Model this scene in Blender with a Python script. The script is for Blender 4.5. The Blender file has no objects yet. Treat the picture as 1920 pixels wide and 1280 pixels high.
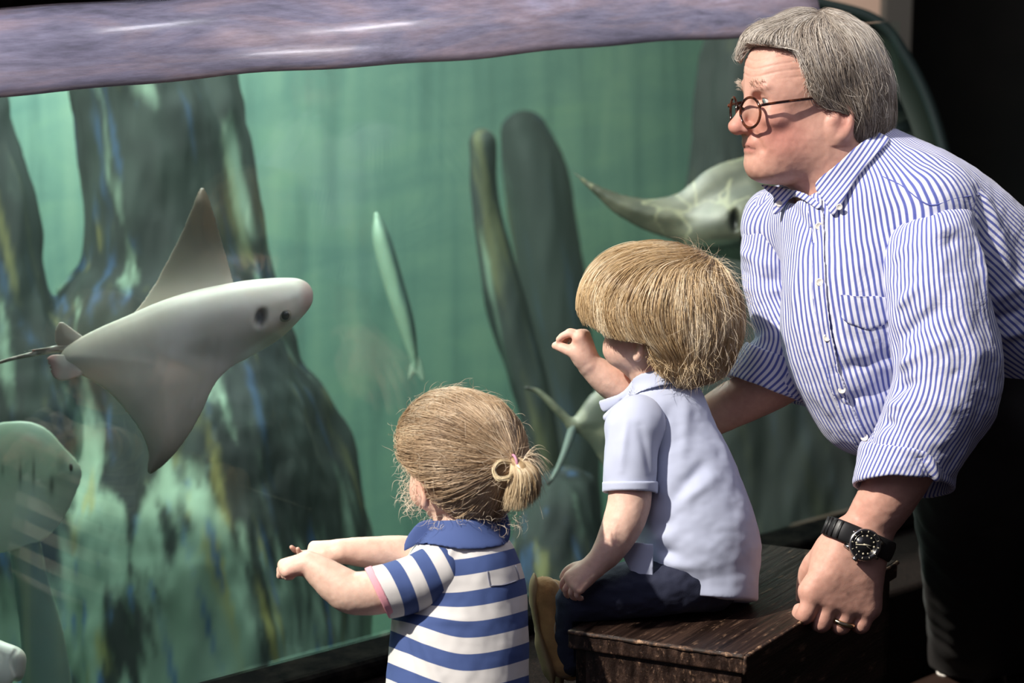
import bpy, math, random
import numpy as np
from mathutils import Vector
rng = np.random.default_rng(7)
random.seed(7)
scn = bpy.context.scene
# ------------------------------------------------------------------ camera
F = 4533.0                       # focal length in pixels of the 1920 px wide frame
PITCH = math.radians(12.11)
CAM = np.array([0.0, 0.0, 1.55])
AX_R = np.array([1.0, 0, 0])
AX_U = np.array([0, math.sin(PITCH), math.cos(PITCH)])
AX_F = np.array([0, math.cos(PITCH), -math.sin(PITCH)])
cam_data = bpy.data.cameras.new('camera')
cam_data.sensor_width = 36.0
cam_data.lens = F * 36.0 / 1920.0
cam_data.clip_end = 60
cam_data.dof.use_dof = True
cam_data.dof.focus_distance = 3.42
cam_data.dof.aperture_fstop = 4.0
cam = bpy.data.objects.new('camera', cam_data)
cam.location = CAM
cam.rotation_euler = (math.pi / 2 - PITCH, 0, 0)
scn.collection.objects.link(cam)
scn.camera = cam
# ------------------------------------------------------------------ world, lights, exposure
scn.view_settings.view_transform = 'Standard'
scn.view_settings.look = 'None'
scn.view_settings.gamma = 1
scn.view_settings.use_curve_mapping = False
scn.view_settings.exposure = 0.0
world = bpy.data.worlds.new('world')
scn.world = world
world.use_nodes = True
bg = world.node_tree.nodes['Background']
bg.inputs[0].default_value = (0.62, 0.60, 0.80, 1)
bg.inputs[1].default_value = 0.11
scn.cycles.use_denoising = True
scn.cycles.max_bounces = 6
scn.cycles.transparent_max_bounces = 12
scn.cycles.caustics_reflective = False
scn.cycles.caustics_refractive = False

def aim(o, d):
    o.rotation_euler = Vector(d).to_track_quat('-Z', 'Y').to_euler()

def add_light(name, kind, loc, direction, energy, color=(1, 1, 1), **kw):
    l = bpy.data.lights.new(name, kind)
    l.energy = energy
    l.color = color
    for k, v in kw.items():
        setattr(l, k, v)
    o = bpy.data.objects.new(name, l)
    o.location = loc
    aim(o, direction)
    scn.collection.objects.link(o)
    return o

SUN_TO = np.array([-0.66, -0.44, 0.80])      # towards the sun, high on the left and behind the camera
add_light('sun', 'SUN', (0, 0, 4), tuple(-SUN_TO), 5.6, (1.0, 0.93, 0.83), angle=math.radians(1.2))
add_light('fill_light', 'AREA', (-1.2, 1.2, 3.4), (1.3, 2.2, -2.7), 30, (0.80, 0.80, 1.0), size=2.4)  # unseen soft lamp added to fill the shaded sides
# ------------------------------------------------------------------ geometry helpers
def W(P, D):
    """a point at x, y of the frame and z px in front of distance D, in metres of the room"""
    P = np.asarray(P, dtype=np.float64)
    d = D - P[..., 2] * D / F
    x = (P[..., 0] - 960) / F * d
    y = -(P[..., 1] - 640) / F * d
    return CAM + x[..., None] * AX_R + y[..., None] * AX_U + d[..., None] * AX_F

def on_z(px, py, z):
    """the room point seen at px, py that lies at height z"""
    r = (px - 960) / F * AX_R - (py - 640) / F * AX_U + AX_F
    return CAM + r * ((z - CAM[2]) / r[2])

def hashn(i, j, k, seed):
    n = (i * 374761393 + j * 668265263 + k * 2147483647 + seed * 1274126177) & 0xffffffff
    n = ((n ^ (n >> 13)) * 1274126177) & 0xffffffff
    return ((n ^ (n >> 16)) & 0xffff) / 65535.0 * 2 - 1

def noise(P, sc, seed=0):
    Q = np.asarray(P, dtype=np.float64) / np.asarray(sc, dtype=np.float64)
    I = np.floor(Q).astype(np.int64)
    f = Q - I
    f = f * f * (3 - 2 * f)
    r = 0
    for a in (0, 1):
        for b in (0, 1):
            for c in (0, 1):
                w = (f[..., 0] if a else 1 - f[..., 0]) * (f[..., 1] if b else 1 - f[..., 1]) * (f[..., 2] if c else 1 - f[..., 2])
                r = r + w * hashn(I[..., 0] + a, I[..., 1] + b, I[..., 2] + c, seed)
    return r

def fbm(P, sc, seed=0, n=3):
    r, a = 0, 1.0
    for i in range(n):
        r = r + a * noise(P, np.asarray(sc, dtype=float) / (2 ** i), seed + i)
        a *= 0.5
    return r

def nrm(v):
    v = np.asarray(v, dtype=float)
    return v / (np.linalg.norm(v, axis=-1, keepdims=True) + 1e-9)

def spline(pts, n=6):
    P = np.asarray(pts, dtype=float)
    if len(P) < 3:
        return P
    Q = np.vstack([2 * P[0] - P[1], P, 2 * P[-1] - P[-2]])
    out = []
    for i in range(1, len(Q) - 2):
        for t in np.linspace(0, 1, n, endpoint=False):
            a, b, c, d = Q[i - 1], Q[i], Q[i + 1], Q[i + 2]
            out.append(0.5 * (2 * b + (c - a) * t + (2 * a - 5 * b + 4 * c - d) * t * t + (3 * b - a - 3 * c + d) * t ** 3))
    out.append(P[-1])
    return np.array(out)

def segdist(P, a, b):
    a = np.asarray(a, dtype=float); b = np.asarray(b, dtype=float)
    ab = b - a
    t = np.clip(((P - a) @ ab) / (ab @ ab + 1e-9), 0, 1)
    return np.linalg.norm(P - a - t[:, None] * ab, axis=1), t

class Shape:
    """a smooth solid put together from blended round forms"""
    def __init__(s):
        s.ops = []
    def add(s, fn, lo, hi, k=0.0, op='+'):
        s.ops.append((fn, np.asarray(lo, float), np.asarray(hi, float), float(k), op))
        return s
    def ell(s, c, r, k=0.0, rot=None, op='+'):
        c = np.asarray(c, float); r = np.asarray(r, float) * np.ones(3)
        M = np.eye(3) if rot is None else np.asarray(rot, float)
        def fn(P):
            q = (P - c) @ M.T
            k0 = np.linalg.norm(q / r, axis=1)
            k1 = np.linalg.norm(q / (r * r), axis=1) + 1e-9
            return np.where(k0 < 1e-3, -r.min(), k0 * (k0 - 1) / k1)
        e = np.sqrt(((M.T * r) ** 2).sum(1))
        return s.add(fn, c - e, c + e, k, op)
    def box(s, c, r, rr, k=0.0, rot=None, op='+'):
        c = np.asarray(c, float); r = np.asarray(r, float)
        M = np.eye(3) if rot is None else np.asarray(rot, float)
        def fn(P):
            q = np.abs((P - c) @ M.T) - (r - rr)
            return np.linalg.norm(np.maximum(q, 0), axis=1) + np.minimum(q.max(1), 0) - rr
        e = np.abs(M.T) @ r
        return s.add(fn, c - e, c + e, k, op)
    def chain(s, pts, k=0.0, n=6, flat=None, q=1.0, op='+'):
        S = spline(pts, n)
        T = np.eye(3)
        if flat is not None:
            v = nrm(flat); T = np.eye(3) + np.outer(v, v) * (q - 1)
        A = S[:, :3] @ T.T
        Rr = S[:, 3]
        def fn(P):
            Q = P @ T.T
            d = np.full(len(P), 1e6)
            for i in range(len(A) - 1):
                a, b = A[i], A[i + 1]
                ab = b - a
                t = np.clip(((Q - a) @ ab) / (ab @ ab + 1e-9), 0, 1)
                e = np.linalg.norm(Q - a - t[:, None] * ab, axis=1) - (Rr[i] + t * (Rr[i + 1] - Rr[i]))
                d = np.minimum(d, e)
            return d / max(q, 1)
        m = Rr.max()
        return s.add(fn, S[:, :3].min(0) - m, S[:, :3].max(0) + m, k, op)
    def merge(s, other, k=0.0):
        lo = np.min([o[1] for o in other.ops], axis=0); hi = np.max([o[2] for o in other.ops], axis=0)
        return s.add(lambda P: other(P), lo, hi, k)
    def __call__(s, P, margin=None):
        d = np.full(len(P), 1e3)
        for fn, lo, hi, k, op in s.ops:
            if margin is None:
                e = fn(P); m = slice(None)
            else:
                mm = margin + k
                m = np.nonzero(((P > lo - mm) & (P < hi + mm)).all(1))[0]
                if not len(m):
                    continue
                e = fn(P[m])
            c = d[m]
            if op == '+':
                if k > 0:
                    h = np.maximum(k - np.abs(c - e), 0) / k
                    c = np.minimum(c, e) - h * h * k / 4
                else:
                    c = np.minimum(c, e)
            else:
                e = -e
                if op == '&':
                    e = -e
                if k > 0:
                    h = np.maximum(k - np.abs(c - e), 0) / k
                    c = np.maximum(c, e) + h * h * k / 4
                else:
                    c = np.maximum(c, e)
            d[m] = c
        return d
    def grad(s, P, e=1.5):
        g = 0
        for v in ((1, -1, -1), (-1, -1, 1), (-1, 1, -1), (1, 1, 1)):
            v = np.array(v, float)
            g = g + s(P + v * e)[:, None] * v
        return nrm(g)

def surface(sdf, lo, hi, h):
    lo = np.asarray(lo, float); hi = np.asarray(hi, float)
    B = 6
    nb = np.ceil((hi - lo) / (h * B)).astype(int) + 1
    g = [lo[i] + (np.arange(nb[i]) + 0.5) * h * B - 0.5 * h for i in range(3)]
    C = np.stack(np.meshgrid(*g, indexing='ij'), -1).reshape(-1, 3)
    dc = np.concatenate([sdf(C[i:i + 200000]) for i in range(0, len(C), 200000)])
    band = np.abs(dc) < h * B * 1.35
    dc3 = dc.reshape(nb)
    d = np.repeat(np.repeat(np.repeat(dc3, B, 0), B, 1), B, 2).astype(np.float32)
    bi = np.argwhere(band.reshape(nb))
    off = np.stack(np.meshgrid(*[np.arange(B)] * 3, indexing='ij'), -1).reshape(-1, 3)
    for i in range(0, len(bi), 1500):
        I = (bi[i:i + 1500, None] * B + off[None]).reshape(-1, 3)
        P = lo + I * h
        d[I[:, 0], I[:, 1], I[:, 2]] = sdf(P, margin=3 * h)
    ins = d < 0
    a = np.zeros([x - 1 for x in d.shape], np.uint8)
    for i in (0, 1):
        for j in (0, 1):
            for k in (0, 1):
                a += ins[i:i + a.shape[0], j:j + a.shape[1], k:k + a.shape[2]]
    cell = np.argwhere((a > 0) & (a < 8))
    idx = np.full(a.shape, -1, np.int32)
    idx[cell[:, 0], cell[:, 1], cell[:, 2]] = np.arange(len(cell))
    acc = np.zeros((len(cell), 3)); cnt = np.zeros(len(cell))
    cor = [(i, j, k) for i in (0, 1) for j in (0, 1) for k in (0, 1)]
    dv = {c: d[cell[:, 0] + c[0], cell[:, 1] + c[1], cell[:, 2] + c[2]] for c in cor}
    for c in cor:
        for ax in range(3):
            if c[ax]:
                continue
            c2 = list(c); c2[ax] = 1; c2 = tuple(c2)
            A, Bv = dv[c], dv[c2]
            m = (A < 0) != (Bv < 0)
            t = np.where(m, A / np.where(m, A - Bv, 1), 0)
            p = np.tile(np.array(c, float), (len(cell), 1)); p[:, ax] += t
            acc[m] += p[m]; cnt[m] += 1
    V = lo + (cell + acc / cnt[:, None]) * h
    faces = []
    for ax in range(3):
        o = [i for i in range(3) if i != ax]
        s0 = [slice(None)] * 3; s1 = [slice(None)] * 3
        s0[ax] = slice(0, -1); s1[ax] = slice(1, None)
        x = np.argwhere(ins[tuple(s0)] != ins[tuple(s1)])
        x = x[(x[:, o[0]] > 0) & (x[:, o[1]] > 0) & (x[:, o[0]] < a.shape[o[0]]) & (x[:, o[1]] < a.shape[o[1]])]
        fl = ins[x[:, 0], x[:, 1], x[:, 2]]
        q = []
        for da, db in ((0, 0), (1, 0), (1, 1), (0, 1)):
            y = x.copy(); y[:, o[0]] -= da; y[:, o[1]] -= db
            q.append(idx[y[:, 0], y[:, 1], y[:, 2]])
        q = np.stack(q, 1)
        if ax == 1:
            fl = ~fl
        q[fl] = q[fl][:, ::-1]
        faces.append(q[(q >= 0).all(1)])
    return V, np.concatenate(faces)

def vnormals(V, Fc):
    n = np.cross(V[Fc[:, 2]] - V[Fc[:, 0]], V[Fc[:, 3]] - V[Fc[:, 1]])
    N = np.zeros_like(V)
    for i in range(4):
        for c in range(3):
            N[:, c] += np.bincount(Fc[:, i], n[:, c], len(V))
    return nrm(N)

def relax(V, Fc, it=1, lam=0.5):
    for _ in range(it):
        S = np.zeros_like(V); n = np.zeros(len(V))
        for i in range(4):
            for j in (1, 3):
                b = Fc[:, (i + j) % 4]
                for c in range(3):
                    S[:, c] += np.bincount(Fc[:, i], V[b, c], len(V))
                n += np.bincount(Fc[:, i], minlength=len(V))
        V = V + lam * (S / np.maximum(n, 1)[:, None] - V)
    return V

ROOTLOC = {}
def raw_mesh(name, V, Fc, mat, parent=None, attrs=None, smooth=True):
    V = np.asarray(V, float); Fc = np.asarray(Fc)
    org = ROOTLOC.get(parent.name, np.zeros(3)) if parent is not None else None
    if org is None:
        org = np.array([V[:, 0].mean(), V[:, 1].mean(), V[:, 2].min()])
    me = bpy.data.meshes.new(name)
    me.vertices.add(len(V)); me.vertices.foreach_set('co', (V - org).ravel().astype(np.float32))
    k = Fc.shape[1]
    me.loops.add(Fc.size); me.loops.foreach_set('vertex_index', Fc.ravel().astype(np.int32))
    me.polygons.add(len(Fc))
    me.polygons.foreach_set('loop_start', (np.arange(len(Fc)) * k).astype(np.int32))
    me.polygons.foreach_set('loop_total', np.full(len(Fc), k, np.int32))
    me.polygons.foreach_set('use_smooth', np.full(len(Fc), smooth))
    for an, av in (attrs or {}).items():
        av = np.asarray(av, np.float32)
        if av.ndim == 1:
            at = me.attributes.new(an, 'FLOAT', 'POINT'); at.data.foreach_set('value', av)
        else:
            at = me.attributes.new(an, 'FLOAT_COLOR', 'POINT')
            at.data.foreach_set('color', np.hstack([av, np.ones((len(av), 1))]).astype(np.float32).ravel())
    me.update()
    me.validate()
    me.materials.append(mat)
    o = bpy.data.objects.new(name, me)
    scn.collection.objects.link(o)
    if parent is not None:
        o.parent = parent
    else:
        o.location = org
    ROOTLOC[o.name] = org
    return o

def solid(name, sdf, h, D, mat, parent=None, attrs=None, disp=None, it=1, pad=4, lo=None, hi=None):
    """mesh of a Shape, with optional relief along its normals and point attributes"""
    l = np.min([o[1] for o in sdf.ops if o[4] == '+'], axis=0) - pad * h - max([o[3] for o in sdf.ops]) * .3
    u = np.max([o[2] for o in sdf.ops if o[4] == '+'], axis=0) + pad * h + max([o[3] for o in sdf.ops]) * .3
    if lo is not None: l = np.maximum(l, lo)
    if hi is not None: u = np.minimum(u, hi)
    V, Fc = surface(sdf, l, u, h)
    if it:
        V = relax(V, Fc, it)
    N = vnormals(V, Fc)
    g = sdf.grad(V[:50], 1.0)
    if (g * N[:50]).sum() < 0:
        N = -N
    at = {k: f(V, N) for k, f in (attrs or {}).items()}
    if disp is not None:
        V = V + N * disp(V, N)[:, None]
    X = W(V, D) if D is not None else V
    v = np.einsum('ij,ij->i', X[Fc[:, 0]] - X.mean(0), np.cross(X[Fc[:, 1]] - X.mean(0), X[Fc[:, 2]] - X.mean(0))).sum()
    if v < 0:
        Fc = Fc[:, ::-1]
    return raw_mesh(name, X, Fc, mat, parent, at)

def flow(sdf, roots, guides, nstep, step, off=(0, 3), jit=0.15, sig=60.0, seed=1, target=None, wave=0.0, stop=None, lens=None, clump=0.0):
    """strands that start at roots and run over the shape along blended guide directions"""
    r = np.random.default_rng(seed)
    P = roots.copy()
    n = len(P)
    o = r.uniform(off[0], off[1], n) + clump * fbm(P, (20, 20, 20), seed + 50, 2)
    ls = r.uniform(0.6, 1.0, n) if lens is None else r.uniform(lens[0], lens[1], n)
    jv = r.normal(0, jit, (n, 3))
    ph = r.uniform(0, 6.28, n)
    G = None if guides is None else np.array([g[:3] for g in guides], float)
    Dv = None if guides is None else nrm(np.array([g[3:6] for g in guides], float))
    out = []
    prev = None
    sl = np.ones(n); sm_ = r.uniform(-7, 9, n)
    for i in range(nstep):
        out.append(P.copy())
        if target is not None:
            d = nrm(target - P)
        else:
            w = np.exp(-((P[:, None] - G[None]) ** 2).sum(-1) / (2 * sig * sig)) + 1e-9
            d = nrm(w @ Dv)
        d = d + jv + (wave * np.sin(i * 0.9 + ph))[:, None] * np.roll(d, 1, axis=1)
        if prev is not None:
            d = 0.5 * nrm(d) + 0.5 * prev
        N = sdf.grad(P)
        d = nrm(d - N * (d * N).sum(1)[:, None] * 0.9)
        prev = d
        if stop is not None:
            sl = np.minimum(sl, np.where(stop(P) > sm_, 0.06, 1.0))
        P = P + d * (step * ls * sl)[:, None]
        e = sdf(P)
        P = P + N * np.clip(o + (i / nstep) * (o * 0.4) - e, -step, step)[:, None] * 0.7
    return np.stack(out, 1)

def tubes(name, S, rad, D, mat, parent, cols, taper=(0.6, 0.15), sides=3):
    """one mesh of thin round strands"""
    n, m, _ = S.shape
    X = W(S, D) if D is not None else S
    T = nrm(np.gradient(X, axis=1))
    ref = np.array([0.31, -0.52, 0.79])
    A = nrm(np.cross(T, ref)); B = np.cross(T, A)
    t = np.linspace(0, 1, m)
    prof = np.interp(t, [0, 0.15, 0.6, 1], [taper[0], 1, 0.9, taper[1]])
    R = (np.ones(n) * rad)[:, None] * prof[None]
    V = []
    for k in range(sides):
        a = 2 * math.pi * k / sides
        V.append(X + (A * math.cos(a) + B * math.sin(a)) * R[..., None])
    V = np.stack(V, 2)
    base = (np.arange(n)[:, None, None] * m + np.arange(m - 1)[None, :, None]) * sides + np.arange(sides)[None, None]
    nx = (np.arange(n)[:, None, None] * m + np.arange(m - 1)[None, :, None]) * sides + (np.arange(sides)[None, None] + 1) % sides
    Fc = np.stack([base, nx, nx + sides, base + sides], -1).reshape(-1, 4)
    col = np.repeat(cols, m * sides, axis=0)
    return raw_mesh(name, V.reshape(-1, 3), Fc, mat, parent, {'col': col})

def surf_points(sdf, lo, hi, n, cond, seed=3):
    """random points on a shape's surface that meet a condition"""
    r = np.random.default_rng(seed)
    out = []
    tot = 0
    while tot < n:
        P = r.uniform(lo, hi, (20000, 3))
        e = sdf(P)
        P = P[np.abs(e) < 12]
        for _ in range(2):
            P = P - sdf.grad(P) * sdf(P)[:, None]
        P = P[cond(P)]
        out.append(P); tot += len(P)
        if len(out) > 60: break
    return np.concatenate(out)[:n]

def root(name, label, cat, loc, group=None):
    o = bpy.data.objects.new(name, None)
    o.empty_display_size = 0.05
    scn.collection.objects.link(o)
    o.location = loc
    ROOTLOC[o.name] = np.asarray(loc, float)
    return tag(o, label, cat, group)

def tag(o, label=None, cat=None, group=None, kind=None):
    if label: o['label'] = label
    if cat: o['category'] = cat
    if group: o['group'] = group
    if kind: o['kind'] = kind
    return o

def lathe_mesh(name, prof, c, axis, mat, parent=None, seg=32, attrs=None):
    """solid of revolution: prof = (radius, height) pairs, in metres"""
    axis = nrm(axis)
    a = nrm(np.cross(axis, [0.3, 0.5, 0.81])); b = np.cross(axis, a)
    V = []
    for r, z in prof:
        for k in range(seg):
            t = 2 * math.pi * k / seg
            V.append(np.asarray(c) + axis * z + (a * math.cos(t) + b * math.sin(t)) * r)
    Fc = []
    for i in range(len(prof) - 1):
        for k in range(seg):
            Fc.append((i * seg + k, i * seg + (k + 1) % seg, (i + 1) * seg + (k + 1) % seg, (i + 1) * seg + k))
    return raw_mesh(name, V, Fc, mat, parent, attrs)

def sweep(name, pts, rad, mat, parent=None, sides=10, closed=False, flatv=None, flat=1.0, D=None):
    """a bar of round or flattened section along a line of points"""
    X = np.asarray(pts, float)
    if D is not None: X = W(X, D)
    n = len(X)
    T = nrm((np.roll(X, -1, 0) - np.roll(X, 1, 0)) if closed else np.gradient(X, axis=0))
    ref = np.array([0.31, -0.52, 0.79]) if flatv is None else np.asarray(flatv, float)
    A = nrm(ref - T * (T * ref).sum(1)[:, None]) if flatv is not None else nrm(np.cross(T, ref))
    B = np.cross(T, A)
    rad = np.ones(n) * rad
    V = []
    for i in range(n):
        for k in range(sides):
            t = 2 * math.pi * k / sides
            V.append(X[i] + A[i] * math.cos(t) * rad[i] * flat + B[i] * math.sin(t) * rad[i])
    Fc = []
    for i in range(n if closed else n - 1):
        for k in range(sides):
            j = (i + 1) % n
            Fc.append((i * sides + k, i * sides + (k + 1) % sides, j * sides + (k + 1) % sides, j * sides + k))
    if not closed:
        c0, c1 = len(V), len(V) + 1
        V += [X[0], X[-1]]
        for k in range(sides):
            k2 = (k + 1) % sides
            Fc.append((c0, k2, k, k)); Fc.append((c1, (n - 1) * sides + k, (n - 1) * sides + k2, (n - 1) * sides + k2))
    return poly_mesh(name, V, Fc, mat, parent)

def poly_mesh(name, V, faces, mat, parent=None, smooth=True, bevel=0.0):
    V = np.asarray(V, float)
    org = ROOTLOC.get(parent.name) if parent is not None else V.mean(0)
    me = bpy.data.meshes.new(name)
    fs = [tuple(dict.fromkeys(int(i) for i in f)) for f in faces]
    me.from_pydata((V - org).tolist(), [], [f for f in fs if len(f) > 2])
    me.update()
    me.polygons.foreach_set('use_smooth', [smooth] * len(me.polygons))
    if mat is not None: me.materials.append(mat)
    o = bpy.data.objects.new(name, me)
    scn.collection.objects.link(o)
    if parent is not None: o.parent = parent
    else: o.location = org
    ROOTLOC[o.name] = org
    if bevel:
        b = o.modifiers.new('bevel', 'BEVEL'); b.width = bevel; b.segments = 3; b.limit_method = 'ANGLE'
    return o

def hexa(name, base, up, mat, parent=None, bevel=0.0, smooth=False):
    """prism over a base polygon (list of points) raised by the vector up"""
    base = [np.asarray(b, float) for b in base]; n = len(base)
    V = base + [b + np.asarray(up, float) for b in base]
    nn = np.cross(base[1] - base[0], base[2] - base[1])
    if nn @ np.asarray(up, float) < 0:
        base = base[::-1]; V = base + [b + np.asarray(up, float) for b in base]
    f = [tuple(range(n))[::-1], tuple(range(n, 2 * n))]
    for i in range(n):
        j = (i + 1) % n
        f.append((i, j, n + j, n + i))
    return poly_mesh(name, V, f, mat, parent, smooth, bevel)

# ------------------------------------------------------------------ materials
def mat(name, col=(0.5, 0.5, 0.5), rough=0.6, **kw):
    m = bpy.data.materials.new(name); m.use_nodes = True
    b = m.node_tree.nodes['Principled BSDF']
    b.inputs['Base Color'].default_value = (*col, 1)
    b.inputs['Roughness'].default_value = rough
    for k, v in kw.items():
        b.inputs[k.replace('_', ' ')].default_value = v
    return m

def N(m, t, **kw):
    n = m.node_tree.nodes.new(t)
    for k, v in kw.items():
        if k.startswith('i_'):
            key = k[2:].replace('_', ' ')
            n.inputs[int(key) if key.isdigit() else key].default_value = v
        else:
            setattr(n, k, v)
    return n

def L(m, a, b):
    m.node_tree.links.new(a, b)

def BS(m):
    return m.node_tree.nodes['Principled BSDF']

def ramp(m, fac, stops, interp='LINEAR'):
    r = N(m, 'ShaderNodeValToRGB')
    r.color_ramp.interpolation = interp
    el = r.color_ramp.elements
    while len(el) < len(stops): el.new(0.5)
    for e, (p, c) in zip(el, stops):
        e.position = p
        e.color = (*c, 1) if len(c) == 3 else c
    L(m, fac, r.inputs[0])
    return r.outputs[0]

def mapped(m, sc=(1, 1, 1), loc=(0, 0, 0), rot=(0, 0, 0), src='Object'):
    tc = N(m, 'ShaderNodeTexCoord'); mp = N(m, 'ShaderNodeMapping')
    mp.inputs['Scale'].default_value = sc; mp.inputs['Location'].default_value = loc; mp.inputs['Rotation'].default_value = rot
    L(m, tc.outputs[src], mp.inputs[0])
    return mp.outputs[0]

def noise_tex(m, vec, scale, detail=4, rough=0.5, dist=0.0):
    n = N(m, 'ShaderNodeTexNoise')
    n.inputs['Scale'].default_value = scale; n.inputs['Detail'].default_value = detail
    n.inputs['Roughness'].default_value = rough; n.inputs['Distortion'].default_value = dist
    L(m, vec, n.inputs['Vector'])
    return n.outputs['Fac']

def mix(m, fac, a, b, mode='MIX'):
    x = N(m, 'ShaderNodeMix', data_type='RGBA', blend_type=mode)
    for s, v in ((0, fac), (6, a), (7, b)):
        if hasattr(v, 'links'): L(m, v, x.inputs[s])
        elif isinstance(v, tuple): x.inputs[s].default_value = (*v, 1)
        else: x.inputs[s].default_value = v
    return x.outputs[2]

def bump(m, h, strength=0.3, dist=0.01):
    b = N(m, 'ShaderNodeBump'); b.inputs['Strength'].default_value = strength; b.inputs['Distance'].default_value = dist
    L(m, h, b.inputs['Height']); L(m, b.outputs[0], BS(m).inputs['Normal'])

def attr(m, name, out='Color'):
    return N(m, 'ShaderNodeAttribute', attribute_name=name).outputs[out]

def skin_mat(name):
    m = mat(name, rough=0.5, Subsurface_Weight=0.18, Subsurface_Scale=0.012)
    BS(m).inputs['Subsurface Radius'].default_value = (1.0, 0.35, 0.2)
    v = mapped(m)
    n = noise_tex(m, v, 90, 4, 0.6)
    c = mix(m, 1.0, attr(m, 'col'), ramp(m, n, [(0.3, (0.90, 0.86, 0.85)), (0.7, (1.04, 1.04, 1.04))]), 'MULTIPLY')
    L(m, c, BS(m).inputs['Base Color'])
    bump(m, noise_tex(m, v, 700, 3, 0.6), 0.12, 0.002)
    BS(m).inputs['Specular IOR Level'].default_value = 0.35
    return m

def hair_mat(name, rough=0.38):
    m = mat(name, rough=rough)
    L(m, attr(m, 'col'), BS(m).inputs['Base Color'])
    BS(m).inputs['Specular IOR Level'].default_value = 0.8
    return m

def weave(m, scale=1500, strength=0.15):
    v = mapped(m)
    bump(m, noise_tex(m, v, scale, 2, 0.5), strength, 0.001)

def hand(S, wrist, d, n, size, curls, lens=(0.43, 0.47, 0.44, 0.35), thumb=None, thick=1.0, k=5.0, spread=0.0, left=True, wide=1.0, fk=2.5):
    """hand added to Shape S. wrist point, d towards the fingers, n out of the back, size = wrist to middle fingertip.
    curls: per finger index..little (knuckle, middle, end) bends in degrees towards the palm. Returns knuckle points."""
    d = nrm(d); n = nrm(n - d * (np.dot(n, d))); s = nrm(np.cross(n, d))
    if not left: s = -s
    w = np.asarray(wrist, float)
    pl = size * 0.53
    pw = size * 0.225 * wide
    th = size * 0.075 * thick
    for i in range(4):
        f = (1.5 - i) / 1.5
        b = w + d * pl * (1 - 0.05 * abs(f - 0.3)) + s * pw * f * 0.78
        S.chain([(*(w + d * size * 0.02 + s * pw * 0.42 * f), th * 1.08), (*((w + b) / 2 + s * 0.02 * size * f + n * th * 0.15), th * 1.12), (*b, th * 1.0)], k=k * 1.6)
    S.ell(w + d * pl * 0.5 - n * th * 0.35, (pl * 0.52, pw * 0.98, th * 1.15), k=k * 1.5, rot=[d, s, n])
    S.ell(w + d * pl * 0.42 + s * pw * 0.62 - n * th * 0.9, (pl * 0.40, pw * 0.42, th * 1.1), k=k * 1.5, rot=[d, s, n])
    kn = []
    for i in range(4):
        f = (1.5 - i) / 1.5
        b = w + d * pl * (1 - 0.05 * abs(f - 0.3)) + s * pw * f * 0.78
        fr = size * (0.052, 0.053, 0.05, 0.044)[i] * thick
        c = curls[i]
        ang = 0
        fr = min(fr, pw * 0.78 * 2 / 3 * 0.52)
        b = b + n * max(th - fr, 0) * 0.7
        p = b; dir0 = nrm(d + s * f * spread)
        pts = [(*(p - dir0 * fr * 0.5), fr * 1.08)]
        L3 = size * lens[i]
        for j, part in enumerate((0.46, 0.30, 0.24)):
            ang += math.radians(c[j])
            v = dir0 * math.cos(ang) - n * math.sin(ang)
            q = p + v * L3 * part
            pts.append((*(p + v * L3 * part * 0.5), fr * (1.0, 0.93, 0.86)[j]))
            pts.append((*q, fr * (0.98, 0.9, 0.72)[j]))
            p = q
        S.chain(pts, k=fk, n=3)
        kn.append((np.array(pts)[:, :3], fr))
    if thumb is None:
        thumb = [(0.12, 0.55, -0.2), (0.34, 1.25, -0.9), (0.52, 1.45, -1.5), (0.66, 1.35, -2.0)]
    pts = []
    for (a, b, c), r in zip(thumb, (0.075, 0.066, 0.058, 0.045)):
        pts.append((*(w + d * size * a + s * pw * b + n * th * c), size * r * thick))
    S.chain(pts, k=k, n=4)
    return kn
# ------------------------------------------------------------------ the setting: room, plinth, tank
G = np.array([0.7636, 0.6457, 0.0])        # runs along the aquarium window, away to the right
NG = np.array([0.6457, -0.7636, 0.0])      # out of the window into the room
UP = np.array([0, 0, 1.0])
P0 = np.array([0.0, 3.85, 0.0])
def tk(t, n=0.0, z=0.0):
    return P0 + G * t + NG * n + UP * z
ZB, ZW, ZT = 0.28, 1.195, 1.302

# materials of the room
m_floor = mat('floor_dark_carpet', (0.02, 0.015, 0.012), 0.95)
v = mapped(m_floor)
L(m_floor, ramp(m_floor, noise_tex(m_floor, v, 420, 3, 0.7), [(0.5, (0.006, 0.004, 0.0035)), (0.64, (0.022, 0.014, 0.011)), (0.74, (0.11, 0.07, 0.055))]), BS(m_floor).inputs['Base Color'])
bump(m_floor, noise_tex(m_floor, v, 500, 3, 0.7), 0.8, 0.004)
m_trim = mat('black_rubber_trim', (0.012, 0.012, 0.012), 0.85)
BS(m_trim).inputs['Specular IOR Level'].default_value = 0.02
BS(m_floor).inputs['Specular IOR Level'].default_value = 0.1
v = mapped(m_trim)
L(m_trim, ramp(m_trim, noise_tex(m_trim, v, 30, 5, 0.6), [(0.4, (0.003, 0.003, 0.003)), (0.75, (0.016, 0.014, 0.011))]), BS(m_trim).inputs['Base Color'])
m_dark = mat('dark_brown_wall', (0.010, 0.007, 0.006), 0.85)
v = mapped(m_dark)
L(m_dark, ramp(m_dark, noise_tex(m_dark, v, 1.6, 3, 0.5), [(0.45, (0.003, 0.0025, 0.0025)), (0.75, (0.022, 0.016, 0.012))]), BS(m_dark).inputs['Base Color'])
m_beige = mat('sand_coloured_plaster', (0.34, 0.22, 0.165), 0.85)
v = mapped(m_beige)
L(m_beige, ramp(m_beige, noise_tex(m_beige, v, 2.5, 4, 0.5), [(0.3, (0.24, 0.15, 0.12)), (0.7, (0.42, 0.29, 0.22))]), BS(m_beige).inputs['Base Color'])

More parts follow.
